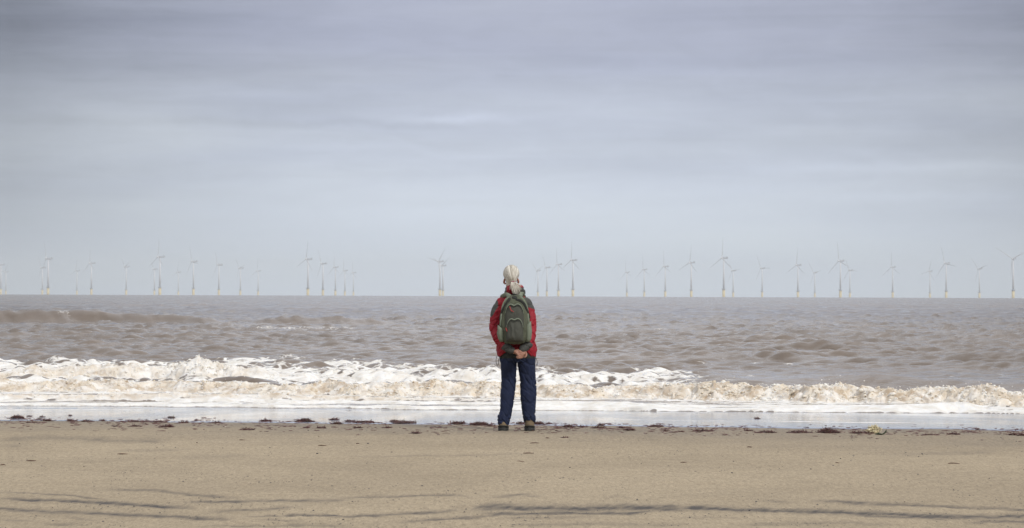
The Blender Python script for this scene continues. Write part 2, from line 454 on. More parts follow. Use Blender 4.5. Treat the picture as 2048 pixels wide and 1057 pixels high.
spk = np.maximum(0, pn2(wx * 7, wy * 4, 86) - 0.30) * 1.6
Tall = np.clip(T1 * (H1 / .25) + T2 * (H2 / .3) + T3 * .35, 0, 1.6)
dsp = np.zeros_like(y); dsp[surf] = (bil * 0.085 - .02 + spk * 0.035) * Tall[surf]
# foam-covered choppy water between the two breakers
mid_ = sstep(0.8, 1.6, y - yb1) * (1 - sstep(58, 64, y)) * tab([-900, 1300, 1450, 2900], [1, 1, .25, .2])
lump = np.zeros_like(y)
lump[surf] = 0.10 * fbm2(xb * 0.9, yb_ * 1.1, 3, 90) + 0.05 * billow(xb * 1.9, yb_ * 1.7, 91)
h += lump * mid_ + dsp
# white soapy lips in the wash, on the right a thick smooth one
def lip(y0, H, w, back):
    d = y - y0
    return H * sstep(0, 1, d / w) * np.exp(-np.maximum(d - w, 0) / back)
hl = lip(front, 0.03 + 0.05 * np.maximum(0, pn2(x * .6, 0 * x, 92)), .07, 1.5)
HW = tab([1400, 1600, 1700, 1850, 1930, 1975, 2048], [.0, .04, .07, .11, .14, .03, .02]); hl = hl + lip(front + .05, HW, .35, 1.6)
HC = tab([1000, 1060, 1100, 1200, 1400, 1500], [0, .05, .06, .03, .02, 0]); hl = hl + lip(front + .1, HC, .22, 1.0)
y2l = front + 1.25 + .25 * pn2(x * .35, 0 * x, 93)
hl = hl + lip(y2l, 0.03 + 0.03 * pn2(x * .7, 0 * x, 94), .12, .9)
h += hl
h += 0.012 * fbm2(x * 1.1, y * 3, 3, 95) * sstep(0, .5, y - front) * (1 - sstep(0, .6, y - yb1))
# ---- base surface: film on the sloping sand, then still level, with the Earth's curve
sz = slope_z(y) - (x * x + y * y) / (2 * RE)
wet = edge_y(x) + 0.35 * pn2(x * .9, 0 * x, 96) + 0.16 * pn2(x * 3.3, 0 * x, 97)
film = sz + 0.009 - 0.03 * (1 - sstep(-0.35, 0.25, y - wet)) - .002
film = film + 0.0016 * pn2(x * .8, y * 3, 98) * sstep(0.2, 1, y - wet)
still = LEV - (x * x + y * y) / (2 * RE)
w = sstep(-0.5, 0.3, y - (front - 0.3))
base_ = np.maximum(film, still)
zs = base_ + h * sstep(-0.05, 0.02, y - front)
xs_ = x + gx; ys_ = y + gy * np.where(y > 60, 1, 0)
ys_ = ys_ - Tall * 0.16 * (bil_full := np.where(surf, 0, 0)) if False else ys_
push = np.zeros_like(y); push[surf] = pn2(xb * 6, yb_ * 6, 99) * 0.04 + 0.02 * billow(wx * 4, wy * 4, 100)
ys_ = ys_ - push * Tall
sx_ = np.zeros_like(y); sx_[surf] = pn2(xb * 6, yb_ * 6, 101) * 0.03
xs_ = xs_ + sx_ * Tall
# ---- foam cover
F = np.zeros_like(y)
carpet = sstep(-0.02, 0.03, y - front) * (1 - sstep(0.0, 0.35, y - yb1))
streaky = 0.56 + 0.75 * pn2(x * .25, y * 2.0, 110) + 0.35 * pn2(x * .8, y * 5, 111)
lipz = np.exp(-np.maximum(y - front, 0) / 0.45) + sstep(0, .03, y - y2l) * np.exp(-np.maximum(y - y2l, 0) / .4) + np.clip((HW + HC) * 14, 0, 1) * np.exp(-np.maximum(y - front, 0) / 1.6)
F = np.maximum(F, carpet * np.clip(streaky + lipz, 0, 1.25))
F = np.maximum(F, np.clip(T1 * 1.6, 0, 1.25)); F = np.maximum(F, np.clip(T2 * 1.6, 0, 1.2)); F = np.maximum(F, T3 * 1.1)
lace = 0.58 + 0.85 * pn2(x * .45, y * .55, 112) + 0.28 * pn2(x * 1.6, y * 1.5, 113)
zone = sstep(0.6, 1.4, y - yb1) * (1 - sstep(0, 2.0, y - v2y(tab([-900, 0, 350, 470, 560, 740, 850, 1000, 1250, 1380, 1500, 2900], [742, 742, 735, 722, 721, 726, 738, 741, 744, 748, 780, 790]))))
zone = zone * tab([-900, 1330, 1430, 2900], [1, 1, .0, 0])
F = np.maximum(F, zone * np.clip(lace, 0, 1.1))
# loose foam threads on the brown swell faces
thr = np.maximum(0, 0.42 - 3.2 * np.abs(pn2(x * .55 + y * .25, y * .35, 114))) * (0.6 + pn2(x * .3, y * .4, 115))
tz = sstep(0, 1, y - yb1) * (1 - sstep(62, 68, y)) * tab([-900, 380, 460, 1300, 1400, 2900], [1, 1, .4, .4, 1, 1])
F = np.maximum(F, thr * tz * 1.25)
# foam smear in front of the second swell
F = np.maximum(F, 0.47 * np.exp(-((y - 121) / 7) ** 2) * tab([430, 520, 600, 700, 760], [0, .8, 1, .8, 0]) * (1 + .6 * pn2(x * .3, y * .3, 116)))
F = np.maximum(F, 0.50 * np.exp(-((y - (143 + wig)) / 1.2) ** 2) * tab([90, 120, 140, 150, 200, 590, 610, 625, 640], [0, .8, .8, 0, 0, 0, .9, .6, 0]))
# thin froth lines left on the wet film
for off, st_, sd_, ul, uh in ((-1.15, .85, 120, -900, 1020), (-.35, .5, 121, 100, 2900), (-3.6, .75, 122, -900, 700), (-4.6, .5, 123, 900, 1500), (-7.6, .9, 124, 1180, 1830), (-2.3, .4, 125, 400, 2900)):
    yl = front + off + .25 * pn2(x * .3, 0 * x, sd_) + .08 * pn2(x * 1.2, 0 * x, sd_ + 50)
    th_ = 0.10 if off > -7 else 0.22
    F = np.maximum(F, st_ * np.exp(-((y - yl) / th_) ** 2) * sstep(ul - 60, ul + 60, uc) * (1 - sstep(uh - 60, uh + 60, uc)) * (0.75 + .6 * pn2(x * .6, y * .5, sd_ + 9)))
# whitecaps are rare
F = np.maximum(F, sstep(0.15, 0.24, h * (y > 68)) * (y < 400) * np.maximum(0, pn2(x / 3, y / 5, 130) - .35) * 1.2 * (np.abs(y - 143) > 12))
F = np.where(y > wet + .3, F, 0)
Tan = np.clip(T1 * 1.0 + T2 * tab([-900, 0, 300, 360, 450, 500, 620, 1000, 1400], [.85, .85, .6, .3, .5, .6, .3, .25, 0]) + T3 * .8, 0, 1)
shallow = 1 - sstep(-.38, -.30, y - front) * 1.0  # brown strip before the foam front: shade under the lip put into the colour
lip_shade = sstep(y2l - .30, y2l - .24, y) * (1 - sstep(y2l - .05, y2l, y)) * sstep(-.1, .25, pn2(x * .35, 0 * x, 180))  # foam cut before the second lip, painting its shading line in brown water
F = F * (1 - .95 * lip_shade)
rough_far = sstep(60, 420, y)
nr, nc = len(yr), len(angs)
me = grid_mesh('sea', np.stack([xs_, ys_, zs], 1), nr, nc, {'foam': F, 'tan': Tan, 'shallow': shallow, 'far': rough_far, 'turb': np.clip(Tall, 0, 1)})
print('sea verts', len(y))
m_, t, p, out = new_mat('sea_water')
tc = t.nodes.new('ShaderNodeTexCoord'); o = tc.outputs['Object']
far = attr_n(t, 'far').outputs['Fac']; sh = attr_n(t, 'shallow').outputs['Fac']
silt = noise_n(t, o, 0.12, 3, 0.6)
wc = ramp(t, silt, [(0.35, (0.142, 0.114, 0.093)), (0.65, (0.190, 0.155, 0.128))])
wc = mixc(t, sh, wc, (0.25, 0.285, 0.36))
t.links.new(wc, p.inputs['Base Color'])
rg = ramp(t, far, [(0.0, 0.07), (1.0, 0.20)])
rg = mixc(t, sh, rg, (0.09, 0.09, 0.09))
t.links.new(rg, p.inputs['Roughness'])
p.inputs['IOR'].default_value = 1.33
mp = t.nodes.new('ShaderNodeMapping'); mp.inputs['Scale'].default_value = (1.0, 1.9, 1.0)
t.links.new(o, mp.inputs['Vector'])
r_a = noise_n(t, mp.outputs[0], 4.5, 4, 0.62, 0.4)
mg = t.nodes.new('ShaderNodeMapping'); mg.inputs['Scale'].default_value = (0.55, 0.07, 1.0)
t.links.new(o, mg.inputs['Vector'])
gustn = noise_n(t, mg.outputs[0], 1.0, 5, 0.65, 0.5)
rg2 = ramp(t, gustn, [(0.35, 0.5), (0.65, 1.5)])
t.links.new(mixc(t, 1.0, rg, rg2, 'MULTIPLY'), p.inputs['Roughness'])
wc2 = mixc(t, far, (1, 1, 1), ramp(t, gustn, [(0.35, 0.72), (0.65, 1.32)]))
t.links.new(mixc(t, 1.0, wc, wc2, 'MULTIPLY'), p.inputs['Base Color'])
r_a = math_n(t, 'MULTIPLY', r_a, ramp(t, gustn, [(0.35, 0.5), (0.65, 1.9)]))
hh = math_n(t, 'MULTIPLY', r_a, math_n(t, 'SUBTRACT', 1.0, math_n(t, 'MULTIPLY', sh, 0.96)))
t.links.new(bump_n(t, hh, 0.018, 0.9), p.inputs['Normal'])
# foam
fo = t.nodes.new('ShaderNodeBsdfPrincipled')
mp2 = t.nodes.new('ShaderNodeMapping'); mp2.inputs['Scale'].default_value = (1.0, 1.0, 1.0)
t.links.new(o, mp2.inputs['Vector'])
clump = noise_n(t, mp2.outputs[0], 3.2, 5, 0.65, 0.8)
cl2 = noise_n(t, mp2.outputs[0], 4.6, 3, 0.5, 0.6)
tan_a = attr_n(t, 'tan').outputs['Fac']
tf = math_n(t, 'MULTIPLY', tan_a, ramp(t, clump, [(0.36, 0.28), (0.62, 1.0)]))
fcol = mixc(t, tf, mixc(t, ramp(t, clump, [(0.40, 0.0), (0.66, 1.0)]), (0.81, 0.81, 0.80), (0.63, 0.60, 0.55)), mixc(t, ramp(t, cl2, [(0.42, 0.0), (0.66, 1.0)]), (0.68, 0.60, 0.49), (0.38, 0.285, 0.19)))
t.links.new(fcol, fo.inputs['Base Color'])
fo.inputs['Roughness'].default_value = 0.65
fo.inputs['Subsurface Weight'].default_value = 0.5; fo.inputs['Subsurface Scale'].default_value = 0.05; fo.inputs['Subsurface Radius'].default_value = (1.0, 0.9, 0.75)
fo.inputs['Specular IOR Level'].default_value = 0.3
t.links.new(bump_n(t, cl2, 0.05, 0.6), fo.inputs['Normal'])
# lace: foam cover against a cell pattern
vor = t.nodes.new('ShaderNodeTexVoronoi'); vor.feature = 'DISTANCE_TO_EDGE'; vor.inputs['Scale'].default_value = 3.4
wv = t.nodes.new('ShaderNodeVectorMath'); wv.operation = 'ADD'
nz = t.nodes.new('ShaderNodeTexNoise'); nz.inputs['Scale'].default_value = 4.0; nz.inputs['Detail'].default_value = 3
sc_ = t.nodes.new('ShaderNodeVectorMath'); sc_.operation = 'SCALE'; sc_.inputs['Scale'].default_value = 0.35
t.links.new(o, nz.inputs['Vector']); t.links.new(nz.outputs['Color'], sc_.inputs[0])
t.links.new(o, wv.inputs[0]); t.links.new(sc_.outputs[0], wv.inputs[1]); t.links.new(wv.outputs[0], vor.inputs['Vector'])
cell = math_n(t, 'SUBTRACT', 1.0, math_n(t, 'MULTIPLY', vor.outputs['Distance'], 3.0, True))
pat = math_n(t, 'ADD', math_n(t, 'MULTIPLY', cell, 0.5), math_n(t, 'MULTIPLY', clump, 0.5))
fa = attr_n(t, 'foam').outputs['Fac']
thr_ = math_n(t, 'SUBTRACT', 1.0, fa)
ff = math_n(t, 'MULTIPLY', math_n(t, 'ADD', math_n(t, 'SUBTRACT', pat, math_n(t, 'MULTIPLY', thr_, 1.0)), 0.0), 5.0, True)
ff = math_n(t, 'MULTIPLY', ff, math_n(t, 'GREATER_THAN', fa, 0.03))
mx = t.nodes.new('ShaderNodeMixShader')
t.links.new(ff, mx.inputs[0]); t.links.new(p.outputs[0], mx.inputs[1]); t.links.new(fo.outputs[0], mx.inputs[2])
t.links.new(mx.outputs[0], out.inputs['Surface'])
sea = link_mesh('sea', me, m_)
tag(sea, 'grey brown choppy sea with surf breaking on the beach', kind='structure')
# ---- clumps of froth thrown up by the breakers (countless)
fr_ = np.random.default_rng(21)
cw = np.where((y > 36) & (y < 58) & (np.abs(u - 1024) < 1500), Tall, 0) ** 1.2 * y
cw = cw * (cw > 0.2)
cw[T3 > .2] *= .5
idx = fr_.choice(len(y), 10000, p=cw / cw.sum())
ico = bmesh.new(); bmesh.ops.create_icosphere(ico, subdivisions=2, radius=1.0)
iv = np.array([v.co[:] for v in ico.verts]); if_ = np.array([[v.index for v in f.verts] for f in ico.faces]); ico.free()
n = len(idx); nv = len(iv)
px_ = xs_[idx] + fr_.normal(0, .02, n); py_ = ys_[idx] + fr_.normal(0, .02, n); pz_ = zs[idx]
up_ = np.abs(fr_.normal(0, 1, n)) ** 1.6
sz = np.clip(fr_.lognormal(math.log(.0095), .45, n), .005, .040) * np.clip(.5 + .6 * Tall[idx], .5, 1.2)
clumpy = pn2(px_ * 4, py_ * 4, 140)
pz_ = pz_ - sz * .25 + .006 * up_ * (clumpy > 0)
# spray: small drops and short spurts above the crests
air = fr_.random(n) < (0.035 + 0.12 * (pn2(px_ * 1.3, py_ * .3, 141) > .32))
pz_[air] += np.abs(fr_.normal(0, .055, air.sum())) * (.6 + Tall[idx][air] * .6); sz[air] = fr_.uniform(.003, .009, air.sum())
st_ = np.stack([sz * fr_.uniform(.9, 1.7, n), sz * fr_.uniform(.8, 1.3, n), sz * fr_.uniform(.6, 1.1, n)], 1)
vn = pn3(iv * 1.6, 3)
Vv = iv[None] * (1 + .35 * pn3((iv[None] * 1.5 + fr_.random((n, 1, 3)) * 50).reshape(-1, 3), 5).reshape(n, nv))[:, :, None] * st_[:, None, :]
Vv = Vv + np.stack([px_, py_, pz_], 1)[:, None, :]
Ff = if_[None] + (np.arange(n) * nv)[:, None, None]
me = bpy.data.meshes.new('surf_froth')
me.vertices.add(n * nv); me.vertices.foreach_set('co', Vv.astype(np.float32).ravel())
nf = n * len(if_); me.loops.add(nf * 3); me.polygons.add(nf)
me.loops.foreach_set('vertex_index', Ff.astype(np.int32).ravel()); me.polygons.foreach_set('loop_start', np.arange(nf, dtype=np.int32) * 3)
me.polygons.foreach_set('use_smooth', np.ones(nf, bool)); me.update(calc_edges=True)
tone = np.clip(Tan[idx] * (0.35 + 0.9 * pn2(px_ * 2.6, py_ * 3, 142)) + fr_.normal(0, .03, n), 0, 1); tone[air] *= .3
at = me.attributes.new('tone', 'FLOAT', 'POINT'); at.data.foreach_set('value', np.repeat(tone, nv).astype(np.float32))
m_, t, p, out = new_mat('froth')
t.links.new(ramp(t, attr_n(t, 'tone').outputs['Fac'], [(0, (.74, .73, .70)), (.45, (.68, .62, .53)), (1, (.50, .41, .30))]), p.inputs['Base Color'])
p.inputs['Roughness'].default_value = .55
p.inputs['Subsurface Weight'].default_value = 0.5; p.inputs['Subsurface Scale'].default_value = 0.04; p.inputs['Subsurface Radius'].default_value = (1.0, 0.9, 0.75)
fo_ = link_mesh('surf_froth', me, m_)
tag(fo_, 'tan and white froth and spray tumbling along the breaking waves', 'froth', kind='stuff')
# ================================================================== WIND TURBINES
def tube_mesh(name, rings, seg=16, cap=True, smooth=True):
    V, F = [], []
    for (c, r) in rings:
        for i in range(seg):
            a = 2 * math.pi * i / seg
            V.append((c[0] + r * math.cos(a), c[1] + r * math.sin(a), c[2]))
    for k in range(len(rings) - 1):
        for i in range(seg):
            j = (i + 1) % seg
            F.append((k * seg + i, k * seg + j, (k + 1) * seg + j, (k + 1) * seg + i))
    if cap:
        F.append(tuple(range(seg))[::-1]); F.append(tuple((len(rings) - 1) * seg + i for i in range(seg)))
    return V, F
M_white = simple_mat('turbine_white', (0.66, 0.67, 0.70), 0.45, 0.04, 0.2)
M_yellow = simple_mat('turbine_yellow', (0.70, 0.58, 0.31), 0.5, 0.08, 0.3)
M_grey = simple_mat('turbine_grey', (0.42, 0.44, 0.48), 0.6, 0.1, 0.5)
V, F = tube_mesh('f', [((0, 0, -12), 2.9), ((0, 0, 15.5), 2.9)])
me_found = mesh_np('foundation', V, F)
V, F = tube_mesh('p', [((0, 0, 15.5), 4.6), ((0, 0, 16.2), 4.6)], smooth=False)
V2, F2 = [], []
for i in range(12):
    a = 2 * math.pi * i / 12; cx, cy = 4.4 * math.cos(a), 4.4 * math.sin(a)
    v, f = tube_mesh('', [((cx, cy, 16.1), .12), ((cx, cy, 17.5), .12)], 5)
    b = len(V); V += v; F += [tuple(q + b for q in ff) for ff in f]
for zz in (16.9, 17.5):
    for i in range(24):
        a = 2 * math.pi * i / 24; a2 = 2 * math.pi * (i + 1) / 24
        b = len(V)
        for aa in (a, a2):
            for dr, dz in ((-.08, -.08), (.08, -.08), (.08, .08), (-.08, .08)):
                V.append(((4.4 + dr) * math.cos(aa), (4.4 + dr) * math.sin(aa), zz + dz))
        F += [(b + j, b + (j + 1) % 4, b + 4 + (j + 1) % 4, b + 4 + j) for j in range(4)]
me_plat = mesh_np('platform', V, F, False)
V, F = tube_mesh('t', [((0, 0, 16.2), 1.95), ((0, 0, 45), 1.6), ((0, 0, 78.3), 1.15)], 20)
me_tower = mesh_np('tower', V, F)
bm = bmesh.new()
bmesh.ops.create_cube(bm, size=1)
for v in bm.verts:
    v.co = Vector((v.co.x * 3.8, v.co.y * 13.5 + 3.6, v.co.z * 4.0 + 80.2))
    if v.co.y > 5 and v.co.z > 80: v.co.z -= .6
    if v.co.y > 5 and v.co.z < 80: v.co.z += .8
bmesh.ops.bevel(bm, geom=bm.edges[:], offset=.7, segments=3, affect='EDGES')
r = bmesh.ops.create_cube(bm, size=1)
for v in r['verts']: v.co = Vector((v.co.x * 3.2, v.co.y * 2.2 + 8.6, v.co.z * 1.6 + 82.4))
me_nac = bpy.data.meshes.new('nacelle'); bm.to_mesh(me_nac); bm.free()
# hub: cone-nosed, origin at the rotor centre, axis -Y
V, F = [], []
prof = [(1.7, 1.5), (0.6, 1.9), (-0.8, 1.8), (-2.0, 1.2), (-2.7, .45), (-2.85, .02)]
for (yy, rr) in prof:
    for i in range(16):
        a = 2 * math.pi * i / 16; V.append((rr * math.cos(a), yy, rr * math.sin(a)))
for k in range(len(prof) - 1):
    for i in range(16):
        j = (i + 1) % 16; F.append((k * 16 + i, (k + 1) * 16 + i, (k + 1) * 16 + j, k * 16 + j))
F.append(tuple(range(16)))
me_hub = mesh_np('hub', V, F)
# blade along +Z from the hub
V, F = [], []
st = [(1.2, 1.9, 1.9, 0), (4, 2.1, 1.8, .1), (9, 4.0, 1.1, .32), (16, 3.6, .75, .22), (26, 2.7, .5, .12), (36, 1.9, .34, .06), (43, 1.3, .22, .02), (47, .75, .14, 0), (49, .2, .06, 0)]
for (zz, ch, th, tw) in st:
    for i in range(10):
        a = 2 * math.pi * i / 10
        px_, py_ = math.cos(a) * ch * .27 + ch * .07, math.sin(a) * th * .34
        V.append((px_ * math.cos(tw) - py_ * math.sin(tw), px_ * math.sin(tw) + py_ * math.cos(tw) - 0.0006 * zz * zz, zz))
for k in range(len(st) - 1):
    for i in range(10):
        j = (i + 1) % 10; F.append((k * 10 + i, k * 10 + j, (k + 1) * 10 + j, (k + 1) * 10 + i))
F.append(tuple((len(st) - 1) * 10 + i for i in range(10)))
me_blade = mesh_np('blade', V, F)

TURB = [(2,530,0),(12,544,40),(85,536,-35),(96.4,517.6,-24),(154,542,10),(183,527,-3),(252.6,534,-48),(309,539,-30),(320,514.5,2),(357,545,12),
 (387,523.7,-22),(438,530,-25),(481,537,-42),(516.5,542.4,5),(616,519,7),(646,528,-32),(671,535,-4),(690,541.8,-8),(707,546,0),(880,523.7,42),
 (886,532,60),(1076,542,-50),(1094,535.6,-28),(1117,529.5,-8),(1146,521,0),(1254,545,-10),(1288.7,539.7,-6),(1330.7,533.6,-6),(1382.6,525.8,6),
 (1447.6,516.8,1),(1466.5,542,-35),(1524.5,537,-30),(1596,531,2),(1629.8,546,-40),(1681,522.5,-10),(1700,541,-25),(1785.5,535,-4),(1860,543.4,15),
 (1892.6,527.4,-20),(1959,538.3,-45),(2026.5,518,63)]
ORD = ['leftmost', 'second', 'third', 'fourth', 'fifth', 'sixth', 'seventh', 'eighth', 'ninth', 'tenth', 'eleventh', 'twelfth', 'thirteenth', 'fourteenth', 'fifteenth', 'sixteenth', 'seventeenth', 'eighteenth', 'nineteenth', 'twentieth']
def ordinal(i, n):
    """i from 0, n things in all"""
    if i == 0: return 'leftmost'
    if i == n - 1: return 'rightmost'
    j = n - 1 - i
    k, side = (i, 'left') if i <= j else (j, 'right')
    if k < 20: w = ORD[k] if k else 'first'
    else:
        tens = {2: 'twenty', 3: 'thirty', 4: 'forty'}[(k + 1) // 10]
        r = (k + 1) % 10
        w = tens.replace('ty', 'tieth') if r == 0 else tens + '-' + (['first'] + ORD[1:])[r - 1]
    return w + ' from the ' + side
first = None
for i, (uu, hv, ph) in enumerate(TURB):
    up = eye_v(uu) - hv
    d = 5000.0
    for _ in range(20): d = FPX * (80 + LEV - d * d / (2 * RE) - CZ) / up
    xx = (uu - 1024) / FPX * d
    view_az = math.atan2(xx, d)
    off = 57 if i != 40 else 34
    yaw = -R(off) - view_az * 0.0
    size = 'nearest, tallest' if up > 67 else ('tall' if up > 60 else ('middle-sized' if up > 50 else 'small faint'))
    lab = '%s white wind turbine on a yellow base on the horizon, %s' % (size.replace('nearest, ', ''), ordinal(i, len(TURB)))
    root = empty('wind_turbine', (xx, d, LEV - d * d / (2 * RE) - xx * xx / (2 * RE)), (0, 0, yaw))
    tag(root, lab, 'wind turbine', 'offshore wind turbines along the horizon')
    if first is None:
        for nm, mm, mt in (('foundation', me_found, M_yellow), ('platform', me_plat, M_grey), ('tower', me_tower, M_white), ('nacelle', me_nac, M_grey), ('hub', me_hub, M_white), ('blade', me_blade, M_white)):
            mm.materials.append(mt)
    first = root
    for nm, mm in (('foundation', me_found), ('platform', me_plat), ('tower', me_tower), ('nacelle', me_nac)):
        link_mesh(nm, mm, None, root)
    hub = link_mesh('hub', me_hub, None, root)
    hub.location = (0, -4.9, 80.2)
    hub.rotation_euler = (R(-4), R(ph), 0)
    for b in range(3):
        bl = link_mesh('blade', me_blade, None, hub)
        bl.rotation_euler = (0, R(120 * b), 0); bl.scale = (.9, .9, .9)
# ================================================================== PERSON
PX, PY = 0.03, 25.0
PZ = float(slope_z(25.0)) + 0.002

def ring_loft(rings, seg=28, cap=True):
    """rings: (cx, cy, cz, rx, ry[, exponent]) horizontal rings"""
    V, F = [], []
    for r in rings:
        cx, cy, cz, rx, ry = r[:5]; e = r[5] if len(r) > 5 else 2.0
        for i in range(seg):
            a = 2 * math.pi * i / seg
            c, s = math.cos(a), math.sin(a)
            k = (abs(c) ** e + abs(s) ** e) ** (-1 / e)
            V.append((cx + rx * c * k, cy + ry * s * k, cz))
    n = len(rings)
    for k in range(n - 1):
        for i in range(seg):
            j = (i + 1) % seg
            F.append((k * seg + i, k * seg + j, (k + 1) * seg + j, (k + 1) * seg + i))
    if rings[0][2] > rings[-1][2]: F = [f[::-1] for f in F]
    if cap:
        a, b = tuple(range(seg)), tuple((n - 1) * seg + i for i in range(seg))
        F += [a[::-1], b] if rings[0][2] < rings[-1][2] else [a, b[::-1]]
    return V, F
def smooth_path(pts, rad, n=6):
    P = [Vector(p) for p in pts]; out, ro = [], []
    m = len(P)
    for i in range(m - 1):
        p0 = P[max(i - 1, 0)]; p1 = P[i]; p2 = P[i + 1]; p3 = P[min(i + 2, m - 1)]
        for k in range(n):
            t = k / n
            q = 0.5 * ((2 * p1) + (p2 - p0) * t + (2 * p0 - 5 * p1 + 4 * p2 - p3) * t * t + (3 * p1 - p0 - 3 * p2 + p3) * t ** 3)
            out.append(q); ro.append(rad[i] * (1 - t) + rad[i + 1] * t)
    out.append(P[-1]); ro.append(rad[-1])
    return out, ro
def tube(pts, rad, seg=14, n=5, flat=1.0, cap=True, up=(0, 1, 0)):
    """swept tube with rounded ends; flat squeezes it along the 'up' side"""
    C, Rr = smooth_path(pts, rad, n) if n > 1 else ([Vector(p) for p in pts], list(rad))
    V, F = [], []
    ref = Vector(up)
    T0 = (C[1] - C[0]).normalized(); T1 = (C[-1] - C[-2]).normalized()
    rings = []
    if cap:
        for a in (80, 50, 25): rings.append((C[0] - T0 * Rr[0] * math.sin(R(a)), Rr[0] * math.cos(R(a)), T0))
    for i, c in enumerate(C):
        T = (C[min(i + 1, len(C) - 1)] - C[max(i - 1, 0)]).normalized()
        rings.append((c, Rr[i], T))
    if cap:
        for a in (25, 50, 80): rings.append((C[-1] + T1 * Rr[-1] * math.sin(R(a)), Rr[-1] * math.cos(R(a)), T1))
    for (c, r, T) in rings:
        s = T.cross(ref)
        if s.length < 1e-3: s = T.cross(Vector((1, 0, 0)))
        s.normalize(); q = s.cross(T).normalized()
        for i in range(seg):
            a = 2 * math.pi * i / seg
            V.append(tuple(c + s * (r * math.cos(a)) + q * (r * flat * math.sin(a))))
    m = len(rings)
    for k in range(m - 1):
        for i in range(seg):
            j = (i + 1) % seg
            F.append((k * seg + j, k * seg + i, (k + 1) * seg + i, (k + 1) * seg + j))
    F += [tuple(range(seg)), tuple((m - 1) * seg + i for i in range(seg))[::-1]]
    return V, F
def ellipsoid(c, r, seg=20, rot=None):
    V, F = [], []
    n = seg // 2
    M = Euler(rot).to_matrix() if rot else Matrix.Identity(3)
    for k in range(n + 1):
        th = math.pi * (k + .02) / (n + .04)
        for i in range(seg):
            a = 2 * math.pi * i / seg
            p = M @ Vector((r[0] * math.sin(th) * math.cos(a), r[1] * math.sin(th) * math.sin(a), -r[2] * math.cos(th)))
            V.append((c[0] + p.x, c[1] + p.y, c[2] + p.z))
    for k in range(n):
        for i in range(seg):
            j = (i + 1) % seg; F.append((k * seg + i, k * seg + j, (k + 1) * seg + j, (k + 1) * seg + i))
    F += [tuple(range(seg))[::-1], tuple(n * seg + i for i in range(seg))]
    return V, F
def join(*parts):
    V, F = [], []
    for v, f in parts:
        b = len(V); V += list(v); F += [tuple(q + b for q in ff) for ff in f]
    return V, F
def union(name, parts, voxel, smooth=4):
    """one closed skin over overlapping solids"""
    V, F = join(*parts)
    me = mesh_np(name + '_raw', V, F)
    o = bpy.data.objects.new('raw', me); COL.objects.link(o)
    m = o.modifiers.new('r', 'REMESH'); m.mode = 'VOXEL'; m.voxel_size = voxel; m.use_smooth_shade = True
    if smooth:
        s = o.modifiers.new('s', 'SMOOTH'); s.factor = 0.5; s.iterations = smooth
    dg = bpy.context.evaluated_depsgraph_get()
    out = bpy.data.meshes.new_from_object(o.evaluated_get(dg)); out.name = name
    bpy.data.objects.remove(o); bpy.data.meshes.remove(me)
    out.polygons.foreach_set('use_smooth', np.ones(len(out.polygons), bool))
    return out
def vco(me):
    a = np.empty(len(me.vertices) * 3, np.float32); me.vertices.foreach_get('co', a); return a.reshape(-1, 3).astype(float)
def vno(me):
    a = np.empty(len(me.vertices) * 3, np.float32); me.vertices.foreach_get('normal', a); return a.reshape(-1, 3).astype(float)
def put(me, co): me.vertices.foreach_set('co', co.astype(np.float32).ravel()); me.update()
def assign(me, fn):
    """material slot per face from the face centre (numpy function)"""
    c = np.empty(len(me.polygons) * 3, np.float32); me.polygons.foreach_get('center', c)
    c = c.reshape(-1, 3).astype(float)
    me.polygons.foreach_set('material_index', fn(c).astype(np.int32)); me.update()
def creases(co, nr, sc, amp, seed, thr=0.0):
    n = pn3(co * np.array(sc), seed)
    return nr * (amp * (0.5 - 2.0 * np.abs(n)))[:, None]

def fabric(name, col, rough=0.75, var=0.10, weave=700):
    m, t, p, out = new_mat(name)
    tc = t.nodes.new('ShaderNodeTexCoord'); o = tc.outputs['Object']
    a = noise_n(t, o, 14, 4, 0.6); b = noise_n(t, o, 90, 3, 0.6)
    c = mixc(t, 1.0, col, ramp(t, a, [(0.3, 1 - var), (0.7, 1 + var)]), 'MULTIPLY')
    c = mixc(t, 1.0, c, ramp(t, b, [(0.3, 1 - var * .6), (0.7, 1 + var * .6)]), 'MULTIPLY')
    t.links.new(c, p.inputs['Base Color']); p.inputs['Roughness'].default_value = rough
    p.inputs['Specular IOR Level'].default_value = 0.3
    t.links.new(bump_n(t, b, 0.004, 0.5), p.inputs['Normal'])
    return m
M_skin = simple_mat('skin', (0.33, 0.165, 0.115), 0.5, 0.14, 60, 0.001)
M_skin_dark = simple_mat('ear_skin', (0.33, 0.135, 0.085), 0.5, 0.12, 60)
M_red = fabric('red_shell_cloth', (0.27, 0.008, 0.020), 0.6)
M_grey_c = fabric('grey_shell_cloth', (0.060, 0.061, 0.058), 0.7)
M_dark = fabric('black_webbing', (0.022, 0.024, 0.022), 0.7)
M_navy = fabric('navy_trouser_cloth', (0.011, 0.018, 0.050), 0.8, 0.24)
M_pack = fabric('sage_pack_cloth', (0.086, 0.095, 0.066), 0.8, 0.16)
M_pocket = fabric('grey_pocket_cloth', (0.064, 0.067, 0.056), 0.8, 0.16)
M_packl = fabric('sage_pack_trim', (0.185, 0.215, 0.165), 0.8, 0.10)
M_pink = fabric('magenta_elastic', (0.30, 0.01, 0.08), 0.7)
M_boot = fabric('brown_boot_suede', (0.165, 0.122, 0.075), 0.85, 0.2)
M_sole = simple_mat('boot_rubber', (0.022, 0.022, 0.020), 0.7, 0.2, 60)
M_zipred = simple_mat('red_cord', (0.36, 0.03, 0.03), 0.6)
M_bone = simple_mat('pale_loop', (0.45, 0.42, 0.36), 0.6)

